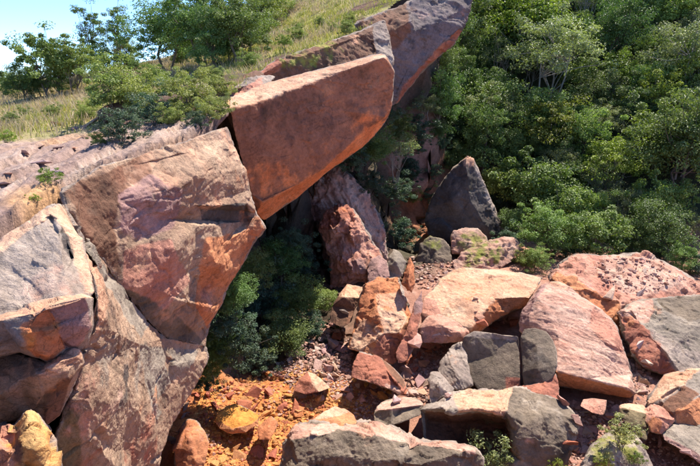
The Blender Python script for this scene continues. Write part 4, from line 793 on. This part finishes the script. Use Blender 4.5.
# ================================================================== PLANTS
def ground(x, y):
    h = GB.ray_cast(Vector((x, y, 60)), Vector((0, 0, -1)), 200); return h[0].z if h[0] else None
def tube(pts, radii, sides=6):
    pts = np.asarray(pts, float); V = []; F = []
    for i, p in enumerate(pts):
        t = pts[min(i+1, len(pts)-1)]-pts[max(i-1, 0)]; t /= np.linalg.norm(t)+1e-9
        a = np.cross(t, [0.3, .9, .2]); a /= np.linalg.norm(a)+1e-9; b = np.cross(t, a)
        for k in range(sides): an = 6.2832*k/sides; V.append(p+radii[i]*(math.cos(an)*a+math.sin(an)*b))
    for i in range(len(pts)-1):
        for k in range(sides): F.append((i*sides+k, i*sides+(k+1) % sides, (i+1)*sides+(k+1) % sides, (i+1)*sides+k))
    return np.array(V), np.array(F)
def leaf_mesh(name, cen, rad, per, L, Wd, up, seed, mat, droop=0., tints=None):
    r = np.random.RandomState(seed); n = len(cen); N = n*per; ci = np.repeat(np.arange(n), per)
    d = r.normal(size=(N, 3)); d /= np.linalg.norm(d, axis=1)[:, None]; rr = r.rand(N)**.42
    pos = cen[ci]+d*rr[:, None]*rad[ci]
    nr = d*.55+np.array([0, 0, up])+r.normal(size=(N, 3))*.42; nr /= np.linalg.norm(nr, axis=1)[:, None]
    t = np.cross(nr, r.normal(size=(N, 3))); t[:, 2] -= droop; t /= np.linalg.norm(t, axis=1)[:, None]; b = np.cross(nr, t); b /= np.linalg.norm(b, axis=1)[:, None]+1e-9
    sc = r.uniform(.65, 1.25, N)[:, None]; l = t*L*sc*.5; wv = b*Wd*sc*.5; sag = nr*Wd*sc*.16
    V = np.stack([pos-l, pos+wv-l*.1+sag, pos+l-sag, pos-wv-l*.1+sag], 1).reshape(-1, 3)
    F = np.arange(N*4).reshape(N, 4); me = mk_mesh(name, V, F, False)
    tn = r.rand(n)[ci]*.5+r.rand(N)*.5 if tints is None else tints[ci]*.6+r.rand(N)*.4
    set_f(me, 'tint', np.repeat(tn, 4)); me.materials.append(mat); return me
def fib(n, lo=-.35):
    i = np.arange(n)+.5; z = 1-(1-lo)*i/n; a = i*2.39996; s = np.sqrt(1-z*z); return np.stack([s*np.cos(a), s*np.sin(a), z], 1)
def proto(name, seed, h, cr, crz, ncl, clr, per, L, Wd, leafm, barkm, tr=.09, stems=1, lo=-.3, up=.7, inner=.35, lumps=5, spread=0):
    """a tree of height h standing at the origin; returns (trunk mesh, crown mesh, crown centre height)"""
    r = np.random.RandomState(seed); zc = h-crz
    d = fib(ncl, lo); d += r.normal(size=d.shape)*.16
    lump = 1+.22*np.sin(d[:, 0]*lumps*.8+seed)*np.sin(d[:, 1]*lumps*.9+seed*2.1)+.16*r.normal(size=ncl)
    f = np.where(r.rand(ncl) < inner, r.uniform(.35, .75, ncl), r.uniform(.82, 1.02, ncl))*lump
    cen = np.stack([d[:, 0]*cr*f, d[:, 1]*cr*f, zc+d[:, 2]*crz*f], 1)
    rad = clr*(.45+1.0*r.rand(ncl, 1)**1.6)*np.array([[1.1, 1.1, .68]])*r.uniform(.85, 1.15, (ncl, 3))
    V = []; F = []; off = 0
    def add(t):
        nonlocal off
        V.append(t[0]); F.append(t[1]+off); off += len(t[0])
    roots = []
    for s in range(stems):
        a = 6.28*s/stems+r.rand(); lean = (.10 if stems == 1 else .42)*cr; top = np.array([math.cos(a)*lean, math.sin(a)*lean, zc*1.0+crz*.25])
        base = np.array([math.cos(a)*tr*1.2*(stems > 1), math.sin(a)*tr*1.2*(stems > 1), -.25])
        pts = [base+(top-base)*q+np.array([r.normal(), r.normal(), 0])*.06*cr*math.sin(q*3.14) for q in np.linspace(0, 1, 6)]
        add(tube(pts, [tr*(1.25, 1, .85, .7, .52, .3)[i]/stems**.35 for i in range(6)], 7)); roots.append(np.array(pts))
    for k in range(min(ncl, 22)):
        c = cen[(k*7) % ncl]; rt = roots[k % stems]; s = rt[2+(k % 3)]
        m = (s+c)/2+r.normal(size=3)*.08*cr+np.array([0, 0, -.06*cr]); add(tube([s, m, c], [tr*.42/stems**.3, tr*.26, tr*.08], 5))
    tm = mk_mesh('trunk', np.concatenate(V), np.concatenate(F)); tm.materials.append(barkm)
    return tm, leaf_mesh('crown', cen, rad, per, L, Wd, up, seed+1, leafm), zc, cr, h
B_GREY = bark_material('pale_bark', (.20,.175,.145), (.31,.28,.24)); B_BROWN = bark_material('brown_bark', (.10,.075,.055), (.19,.15,.115))
L_DEEP = leaf_material('deep_green_leaf', (0.067,0.119,0.035), (0.193,0.267,0.072))
L_MID = leaf_material('mid_green_leaf', (0.102,0.157,0.038), (0.283,0.352,0.087))
L_GREY = leaf_material('grey_green_leaf', (0.130,0.165,0.069), (0.326,0.357,0.158))
L_SAGE = leaf_material('sage_leaf', (0.135,0.160,0.065), (0.345,0.370,0.142))
L_LIME = leaf_material('lime_leaf', (0.132,0.182,0.028), (0.286,0.330,0.050), .35)
L_OLIVE = leaf_material('olive_leaf', (0.15,0.18,0.045), (0.34,0.37,0.10))
L_BLUE = leaf_material('blue_green_leaf', (0.048,0.090,0.055), (0.114,0.173,0.097))
PROTO = {
 'deep':  proto('t', 1, 4.0, 1.9, 1.75, 90, .62, 135, .15, .075, L_DEEP, B_BROWN, lo=-.8),
 'deep2': proto('t', 2, 5.0, 1.6, 2.2, 96, .52, 125, .20, .055, L_DEEP, B_BROWN, lumps=9, lo=-.8, up=.4),
 'mid':   proto('t', 3, 4.0, 2.1, 1.6, 74, .64, 130, .21, .11, L_MID, B_GREY, .08, 2, lo=-.6, lumps=7),
 'mid2':  proto('t', 4, 3.5, 1.6, 1.6, 84, .50, 130, .13, .065, L_MID, B_BROWN, lumps=8, lo=-.85),
 'grey':  proto('t', 5, 4.6, 2.1, 1.6, 66, .56, 120, .15, .06, L_GREY, B_GREY, .08, 3, lo=-.35, inner=.2, lumps=9),
 'lime':  proto('t', 6, 4.2, 1.9, 1.5, 66, .55, 125, .17, .09, L_LIME, B_GREY, .07, 3, lo=-.4, inner=.2, lumps=8),
 'airy':  proto('t', 7, 5.2, 1.8, 1.7, 44, .46, 80, .13, .06, L_GREY, B_GREY, .07, 5, lo=-.2, inner=.1, lumps=9),
 'wide':  proto('t', 22, 3.6, 2.5, 1.1, 70, .58, 125, .14, .06, L_SAGE, B_GREY, .08, 4, lo=-.3, inner=.15, lumps=10),
 'big':   proto('t', 23, 5.2, 2.5, 2.2, 120, .70, 130, .17, .085, L_DEEP, B_BROWN, .12, 2, lo=-.7, lumps=10),
 'bush':  proto('b', 8, 1.9, 1.25, 1.0, 60, .36, 120, .12, .06, L_OLIVE, B_BROWN, .05, 4, lo=-.8),
 'dbush': proto('b', 9, 2.2, 1.35, 1.2, 64, .38, 120, .14, .065, L_BLUE, B_BROWN, .05, 4, lo=-.9),
 'tallc': proto('c', 10, 5.2, 1.1, 2.5, 76, .40, 110, .15, .05, L_DEEP, B_BROWN, .09, 1, lo=-.95, up=.4),
 'hill':  proto('t', 21, 5.8, 1.9, 1.6, 84, .50, 115, .17, .09, L_MID, B_BROWN, .1, 2, lo=-.7),
 'tiny':  proto('s', 11, .75, .42, .36, 34, .13, 46, .062, .026, L_SAGE, B_BROWN, .014, 4, lo=-.5, up=.5),
 'tinyl': proto('s', 12, .6, .45, .30, 30, .14, 60, .06, .03, L_LIME, B_BROWN, .014, 4, lo=-.6, up=.6),
}
def plant(pr, loc, scale, rz, name, label, cat, group=None, sz=1.0):
    tm, cm, zc, cr, h = PROTO[pr]
    e = bpy.data.objects.new(name, None); COL.objects.link(e); e.empty_display_size = .3
    e.location = loc; e.rotation_euler = (0, 0, rz); e.scale = (scale, scale, scale*sz); tag(e, label, cat, group)
    a = link('trunk', tm, None, e); b = link('crown', cm, None, e)
    return e
RP = random.Random(11)
def plant_at(px, py, rpx, pr, name, label, cat, group=None, y0=6, y1=95, sz=1.0, sink=.0):
    """the plant whose crown centre is seen at (px, py) with crown radius rpx, standing on the ground below it"""
    tm, cm, zc, cr, h = PROTO[pr]; Y = y0
    while Y < y1:
        p = P(px, py, Y); s = rpx*Y/FPX/cr; g = ground(p[0], p[1])
        if g is not None and p[2]-g <= zc*s*sz-sink: return plant(pr, (p[0], p[1], p[2]-zc*s*sz), s, RP.uniform(0, 6.28), name, label, cat, group, sz)
        Y += .2
    print('no place for', label); return None
FG = 'trees of the dense forest slope'
# trees on the forest slope that can be singled out
plant_at(532, 18, 33, 'lime', 'broadleaf_tree', 'yellow-green sunlit tree with several pale stems near the top of the forest slope', 'tree', FG, 28)
plant_at(552, 128, 27, 'lime', 'broadleaf_tree', 'bright green bushy tree low in the middle of the forest slope', 'tree', FG, 28)
plant_at(688, 52, 34, 'grey', 'broadleaf_tree', 'pale sunlit tree reaching the right edge of the photo in the upper forest', 'tree', FG, 28)
plant_at(682, 138, 36, 'mid', 'broadleaf_tree', 'large olive-green rounded tree at the right edge of the lower forest', 'tree', FG, 26)
plant_at(612, 165, 26, 'lime', 'broadleaf_tree', 'spreading light green tree with flat lit branches right of the bright green bushy tree', 'tree', FG, 26)
plant_at(490, 115, 28, 'grey', 'broadleaf_tree', 'grey-green tree behind the pale tip of the dark pointed rock', 'tree', FG, 28)
plant_at(548, 228, 26, 'mid2', 'broadleaf_tree', 'mid green young tree right of the mossy boulders at the forest foot', 'tree', FG, 24)
plant_at(598, 232, 27, 'mid', 'broadleaf_tree', 'leafy green tree behind the rubble-topped boulder at the forest foot', 'tree', FG, 24)
plant_at(655, 228, 28, 'deep', 'broadleaf_tree', 'dark green tree behind the right end of the rubble-topped boulder', 'tree', FG, 24)
plant_at(524, 258, 11, 'bush', 'bush', 'small light green bush at the right end of the long mossy boulder', 'bush', None, 20)
plant_at(480, 226, 11, 'bush', 'bush', 'small green bush growing at the foot of the dark pointed rock', 'bush', None, 20)
plant_at(396, 150, 19, 'airy', 'sapling', 'thin pale-stemmed shrub in the shade right of the leaning slab end', 'tree', None, 22)
plant_at(388, 112, 13, 'dbush', 'bush', 'dark blue-green bush at the lower right end of the leaning slab', 'bush', None, 22)
# filling the slope
fr = random.Random(5); placed = []; forest = []
kinds_f = ['deep', 'deep2', 'mid', 'mid2', 'grey', 'airy', 'wide', 'wide', 'grey', 'big', 'big', 'mid', 'lime']
LBL = {'wide': 'flat-topped sage green tree among the others of the dense forest slope', 'big': 'large dark many-lobed tree among the others of the dense forest slope', 'deep': 'dark green rounded tree among the others of the dense forest slope', 'deep2': 'dark green tall-crowned tree among the others of the dense forest slope', 'mid': 'mid green broad-crowned tree among the others of the dense forest slope',
       'mid2': 'mid green compact tree among the others of the dense forest slope', 'grey': 'grey-green spreading tree among the others of the dense forest slope', 'airy': 'open-crowned tree with pale bare stems among the others of the forest slope', 'lime': 'yellow-green tree among the others of the dense forest slope'}
for _ in range(9000):
    Y = fr.uniform(26, 78); x = fr.uniform(-2, .75*Y+2); s = (x-6)*.42+(Y-31.5)*.91
    if s < fr.uniform(-.4, 1.0) or (x < 8.5 and Y < 34 and s < 3) or plat_sd(np.array([[x, Y]]))[0] > -1.0: continue
    g = ground(x, Y); q = proj(np.array([[x, Y, g+2.5]]))[0]
    if q[0] < 395 or q[0] > 745 or q[1] < -70: continue
    if abs(q[0]-428) < 22 and 130 < q[1] < 235: continue
    rad = (.95+1.9*fr.random()**2.2)*(1+.004*Y)
    if any((x-a)**2+(Y-b)**2 < ((rad+c)*.60)**2 for a, b, c in placed): continue
    placed.append((x, Y, rad)); k = fr.choice(kinds_f) if rad < 1.75 else fr.choice(['big', 'wide', 'grey', 'mid', 'big', 'deep']);
    if q[0] < 500 and q[1] < 150: k = fr.choice(['deep', 'deep2', 'big'])
    pr = PROTO[k]
    szz = fr.uniform(.85, 1.3); o = plant(k, (x, Y, g), rad/pr[3], fr.uniform(0, 6.28), 'forest_tree', LBL[k], 'tree', FG, szz)
    forest.append((o, k, proj(np.array([[x, Y, g+pr[2]*rad/pr[3]*szz]]))[0], rad*FPX/Y))
# the ones next to a landmark get a label of their own
SHORT = {'deep': 'dark green rounded tree', 'deep2': 'dark green tall-crowned tree', 'mid': 'mid green broad tree', 'mid2': 'mid green compact tree', 'grey': 'grey-green spreading tree', 'airy': 'open-crowned pale-stemmed tree', 'lime': 'yellow-green tree', 'wide': 'flat-topped sage green tree', 'big': 'large dark many-lobed tree'}
MARKS = [((532,18),'the yellow-green tree with several pale stems'),((552,128),'the bright green bushy tree'),((688,52),'the pale sunlit tree at the right edge'),((682,138),'the large olive-green tree at the right edge'),((612,165),'the spreading light green tree'),((490,115),'the grey-green tree behind the dark pointed rock'),((548,228),'the young tree right of the mossy boulders'),((598,232),'the leafy tree behind the rubble-topped boulder')]
done = set()
for (mx, my), mn in MARKS:
    for dx, dy, wd_ in ((-1, 0, 'immediately left of'), (1, 0, 'immediately right of'), (0, -1, 'directly above'), (0, 1, 'directly below')):
        best = None
        for i, (o, k, q, rr) in enumerate(forest):
            ax, ay = q[0]-mx, q[1]-my; al = ax*dx+ay*dy; ac = abs(ax*dy)+abs(ay*dx)
            if i in done or al < 15 or al > 75 or ac > .6*al or not (5 < q[0] < 695 and 0 < q[1] < 260): continue
            if best is None or al < best[0]: best = (al, i)
        if best: done.add(best[1]); o, k = forest[best[1]][:2]; o['label'] = SHORT[k]+' '+wd_+' '+mn
print('forest trees', len(placed), 'singled out', len(done))
for (px, py, r, k, lb) in [(508,240,13,'dbush','dark bush right behind the long mossy boulder'),(536,258,13,'mid2','green bush behind the far corner of the orange-topped slab'),(566,248,15,'dbush','dark bush behind the left shoulder of the rubble-topped boulder'),(618,246,15,'dbush','dark bush behind the middle of the rubble-topped boulder'),(684,256,16,'mid2','green bush behind the right shoulder of the rubble-topped boulder'),(704,266,15,'dbush','dark bush at the right edge of the photo above the grey-topped boulder'),
    (640,244,14,'deep','low dark tree behind the crest of the rubble-topped boulder'),(588,246,13,'mid2','low green tree behind the crest left of the rubble-topped boulder'),(515,222,15,'deep','low dark tree right of the dark pointed rock'),(505,200,15,'dbush','dark bush at the right edge of the dark pointed rock'),(660,250,13,'dbush','dark bush between the low dark tree and the green bush behind the boulder crest')]:
    plant_at(px, py, r, k, 'bush', lb, 'bush', None, 21.5, 60)
# shaded bushes in the ravine
RG = 'shaded bushes in the ravine'
for (px, py, r) in [(225,320,26),(262,300,28),(300,300,24),(240,345,24),(285,335,24),(312,328,17),(212,362,20),(258,362,18),(280,260,22),(250,270,22),(305,268,18),(235,295,22),(300,245,16),(200,345,18),(215,300,18),(325,300,14),(205,380,15),(222,345,20)]:
    plant_at(px, py, r, RP.choice(['dbush', 'dbush', 'deep', 'mid2']), 'bush', 'dark green bush in the shaded ravine below the leaning slab', 'bush', RG, 12.5, 24)
plant_at(402, 233, 17, 'dbush', 'bush', 'dark green bush right of the earth spire', 'bush', None, 20)
plant_at(366, 272, 10, 'dbush', 'bush', 'small dark bush before the low purple-grey boulder', 'bush', None, 17)
plant_at(372, 183, 14, 'dbush', 'bush', 'shaded fern-like bush above the earth spire', 'bush', None, 22)
plant_at(410, 195, 10, 'bush', 'bush', 'small bush on the reddish dirt slope left of the dark pointed rock', 'bush', None, 24)
for (px, py, r, k) in [(352,158,15,'dbush'),(408,176,10,'dbush'),(446,196,11,'mid2'),(402,150,9,'dbush'),(436,130,10,'deep'),(448,160,9,'dbush'),(400,128,12,'deep2'),(398,190,14,'dbush'),(288,240,14,'dbush'),(345,128,20,'dbush'),(375,148,18,'deep'),(415,128,16,'dbush'),(440,100,20,'deep2'),(455,75,20,'deep2'),(470,95,18,'deep'),(450,130,18,'dbush'),(405,170,14,'dbush'),(440,60,16,'deep'),(472,60,20,'deep'),(475,140,16,'deep'),(480,100,18,'deep2')]:
    plant_at(px, py, r, k, 'bush', 'dark shaded bush or tree crowding the hollow below the far grey cliff', 'bush', 'shaded growth below the far grey cliff', 19.5, 60)
# left hilltop
for (px, py, r, k, lb) in [(166,30,32,'big','dark green rounded tree at the left of the big hilltop clump'),(198,24,33,'big','dark green dense tree in the middle of the big hilltop clump'),(236,24,30,'big','mid green tree at the right end of the big hilltop clump'),
     (212,40,22,'deep2','low dark bushy tree at the front of the big hilltop clump'),(150,12,23,'deep2','tall dark tree rising at the back left of the big hilltop clump'),(118,36,14,'tallc','slender dark conifer-like tree left of the big hilltop clump'),(92,38,14,'tallc','slender ragged tree left of the conifer-like tree'),
     (46,56,26,'hill','rounded light green tree on the hilltop against the sky at the left'),(72,60,19,'hill','open grey-green tree right of the rounded tree against the sky'),(22,83,17,'deep','dark low tree at the far left under the sky'),(5,84,12,'mid2','small green tree at the left edge under the sky'),(140,46,12,'bush','olive bush below the slender conifer-like tree'),(104,54,12,'bush','bush at the foot of the slender trees on the hilltop'),
     (262,10,20,'mid2','small green tree right of the big hilltop clump'),(185,46,14,'deep','dark bush at the front left of the big hilltop clump'),(150,40,16,'deep','dark bush closing the left end of the big hilltop clump'),(228,45,13,'mid2','green bush at the front right of the big hilltop clump'),(250,34,14,'mid2','green bush at the right foot of the big hilltop clump'),(60,80,12,'mid2','low green bush below the rounded tree on the skyline'),(38,82,12,'deep','low dark bush right of the dark low tree under the sky'),(84,66,12,'bush','olive bush below the slender ragged tree'),(58,66,14,'mid2','green bush filling the skyline between the rounded tree and the slender trees'),(76,72,13,'grey','grey-green bush low on the skyline right of the rounded tree'),(30,68,13,'mid','light green low crown at the left side of the rounded tree'),(98,60,13,'deep','dark bush behind the foot of the slender ragged tree'),(126,52,14,'mid2','green bush between the conifer-like tree and the big clump'),(140,30,15,'deep2','dark tree filling the left flank of the big hilltop clump'),(16,80,11,'deep','dark low bush at the far left edge of the hilltop'),(136,14,16,'deep2','dark tree top rising at the far left of the big hilltop clump'),(182,2,22,'deep','dark tree top behind the middle of the big hilltop clump'),(222,2,22,'mid2','green tree top behind the right half of the big hilltop clump'),(255,14,17,'big','dark green tree filling the right end of the big hilltop clump'),(278,0,13,'mid2','small green tree at the upper end of the hilltop clump'),(182,34,20,'mid2','green low tree in the front middle of the big hilltop clump')]:
    plant_at(px, py, r, k, 'hilltop_tree', lb, 'tree', None, 25, 90)
for (px, py, r, k, lb) in [(112,86,27,'bush','olive-green dome-shaped shrub on the grassy slope left of the cliff block bushes'),(138,96,23,'bush','olive shrub between the dome-shaped shrub and the cliff block'),(120,126,20,'dbush','dark green shrub growing at the rear edge of the cliff block'),(153,110,19,'dbush','dark upright shrub on the rear edge of the cliff block'),
     (190,98,23,'bush','light green shrub behind the right half of the cliff block'),(206,112,13,'bush','yellow-green low shrub at the right top end of the cliff block'),(172,116,12,'bush','small shrub at the middle of the cliff block top'),(98,138,9,'bush','small bright shrub at the left end of the cliff block bushes'),(218,86,14,'bush','small shrub on the grass behind the leaning slab left end'),(168,84,15,'bush','small pale shrub on the grassy slope above the cliff block bushes'),(250,60,10,'bush','low shrub on the grass above the broken ledge rocks'),(205,74,9,'bush','low round shrub in the middle of the grassy slope'),(298,34,8,'bush','low shrub near the mossy top edge of the ledge wall'),(86,112,10,'bush','low shrub where grass meets the bare bedrock'),(152,76,11,'lime','yellowish shrub below the big hilltop clump'),(220,106,12,'bush','green shrub filling the gap between the cliff block and the leaning slab'),(196,120,10,'dbush','dark low shrub at the rear edge of the cliff block right part')]:
    plant_at(px, py, r, k, 'shrub', lb, 'shrub', None, 6, 40)
hr = random.Random(9); nn_ = 0
while nn_ < 34:
    px, py = hr.uniform(0, 400), hr.uniform(15, 125)
    x0 = py+.36*px
    if not (112 < x0 < 152): continue
    o = plant_at(px, py, hr.uniform(3.5, 8), hr.choice(['bush', 'bush', 'mid2', 'lime']), 'low_shrub', 'small low shrub among the grass of the hillside', 'shrub', 'low shrubs scattered over the grassy hillside', 12, 48); nn_ += 1
plant_at(48, 176, 12, 'tinyl', 'shrub', 'tiny yellow-green shrub growing in a crack of the bare bedrock', 'shrub', None, 5, 20)
plant_at(34, 198, 6, 'tinyl', 'shrub', 'tiny green plant in the bedrock crack above the pale rock fin', 'shrub', None, 4, 20)
plant_at(6, 137, 10, 'tinyl', 'shrub', 'small yellow-green plant at the left edge on the bedrock', 'shrub', None, 5, 25)
def plant_on(px, py, rpx, pr, label, dy=0, cat='shrub'):
    p, n = hit(px, py); tm, cm, zc, cr, h = PROTO[pr]; s = rpx*p.y/FPX/cr
    return plant(pr, p, s, RP.uniform(0, 6.28), 'shrub' if cat == 'shrub' else 'sapling', label, cat)
plant_on(424, 128, 14, 'grey', 'pale leafy sapling catching the light below the far grey cliff', 0, 'tree')
for q_ in ((416,152,10),(432,178,9),(408,170,8),(440,150,9),(425,200,8)): plant_on(q_[0], q_[1], q_[2], 'dbush', 'small dark bush clinging to the shaded earth bank left of the dark pointed rock', 0, 'bush')['group'] = 'bushes clinging to the shaded bank'
plant_on(492, 474, 27, 'tiny', 'light green leafy shrub at the bottom centre before the hollowed boulder')
plant_on(620, 448, 21, 'tiny', 'thin green shrub on the mossy mound at the bottom right')
plant_on(556, 468, 9, 'tinyl', 'tiny green plant at the bottom right corner of the hollowed boulder')
plant_on(600, 466, 10, 'tinyl', 'low grassy green plant at the left foot of the mossy mound')
plant_on(636, 462, 9, 'tinyl', 'low bright plant at the right foot of the mossy mound')
p0, _ = hit(581, 413); p1, _ = hit(616, 419); p0 = np.array(p0); p1 = np.array(p1); sv, sf = tube([p0+[0, 0, .02], (p0*2+p1)/3+[0, 0, .10], (p0+p1*2)/3+[0, 0, .09], p1+[0, 0, .06]], [.022, .026, .022, .012], 7)
tag(link('stick', mk_mesh('stick', sv, sf), bark_material('dry_wood', (.30,.19,.12), (.46,.33,.22))), 'dry brown stick lying across the rubble below the small pink box-shaped block', 'stick')
# ------------------------------------------------------------------ grass
def grass(name, n, xr, yr, pick, hmin, hmax, wd, mat, seed):
    r = np.random.RandomState(seed); x = r.uniform(*xr, n*4); y = yr[0]+(yr[1]-yr[0])*r.rand(n*4)**1.3; xy = np.stack([x, y], 1)
    z, sd, pav = surf(xy); p = np.stack([x, y, z], 1); q = proj(p); keep = (sd > .15) & pick(p, pav, r) & (q[:, 0] > -40) & (q[:, 0] < 480) & (q[:, 1] > -40); p = p[keep][:n]; N = len(p)
    h = r.uniform(hmin, hmax, N)*np.clip(.85+1.1*fbm(p, .9, 3, seed), .3, 1.8); a = r.rand(N)*6.28; w2 = wd*(.6+.025*p[:, 1]); side = np.stack([np.cos(a), np.sin(a), a*0], 1)*w2[:, None]
    ln = r.normal(size=(N, 2))*.35; tip = np.stack([ln[:, 0]*h, ln[:, 1]*h, h], 1); mid = tip*np.array([.35, .35, .55])
    V = np.stack([p-side, p+side, p+mid+side*.7, p+mid-side*.7, p+tip], 1).reshape(-1, 3); b5 = np.arange(N)[:, None]*5
    F = np.concatenate([b5+[0, 1, 2], b5+[0, 2, 3], b5+[3, 2, 4]]); me = mk_mesh(name, V, F, False)
    set_f(me, 'tint', np.repeat(np.clip(.5+.9*fbm(p, .8, 3, seed+1)+.25*r.normal(size=N), 0, 1), 5)); struct(link(name, me, mat), 'stuff'); print(name, N)
G_DRY = leaf_material('dry_grass', (.40,.32,.19), (.66,.56,.38), .4, .6, .2, (1.05, 1.0, .8)); G_GREEN = leaf_material('green_grass', (.20,.23,.05), (.42,.42,.12), .4, .55, .2, (1.1, 1.1, .6))
gm_ = lambda p: fbm(p, .30, 4, 200)*1.3+.045*(p[:, 0]+10)
grass('dry_grass', 60000, (-36, 6), (9, 46), lambda p, pav, r: (pav < .5*r.rand(len(p))+.02) & (gm_(p)+.25*r.normal(size=len(p)) < .05) & (fbm(p, .7, 3, 210)+.3*r.rand(len(p)) > -.06), .14, .42, .011, G_DRY, 31)
grass('green_grass', 60000, (-36, 6), (9, 46), lambda p, pav, r: (pav < .5*r.rand(len(p))+.02) & (gm_(p)+.25*r.normal(size=len(p)) > -.05) & (fbm(p, .7, 3, 211)+.3*r.rand(len(p)) > -.06), .08, .26, .012, G_GREEN, 32)
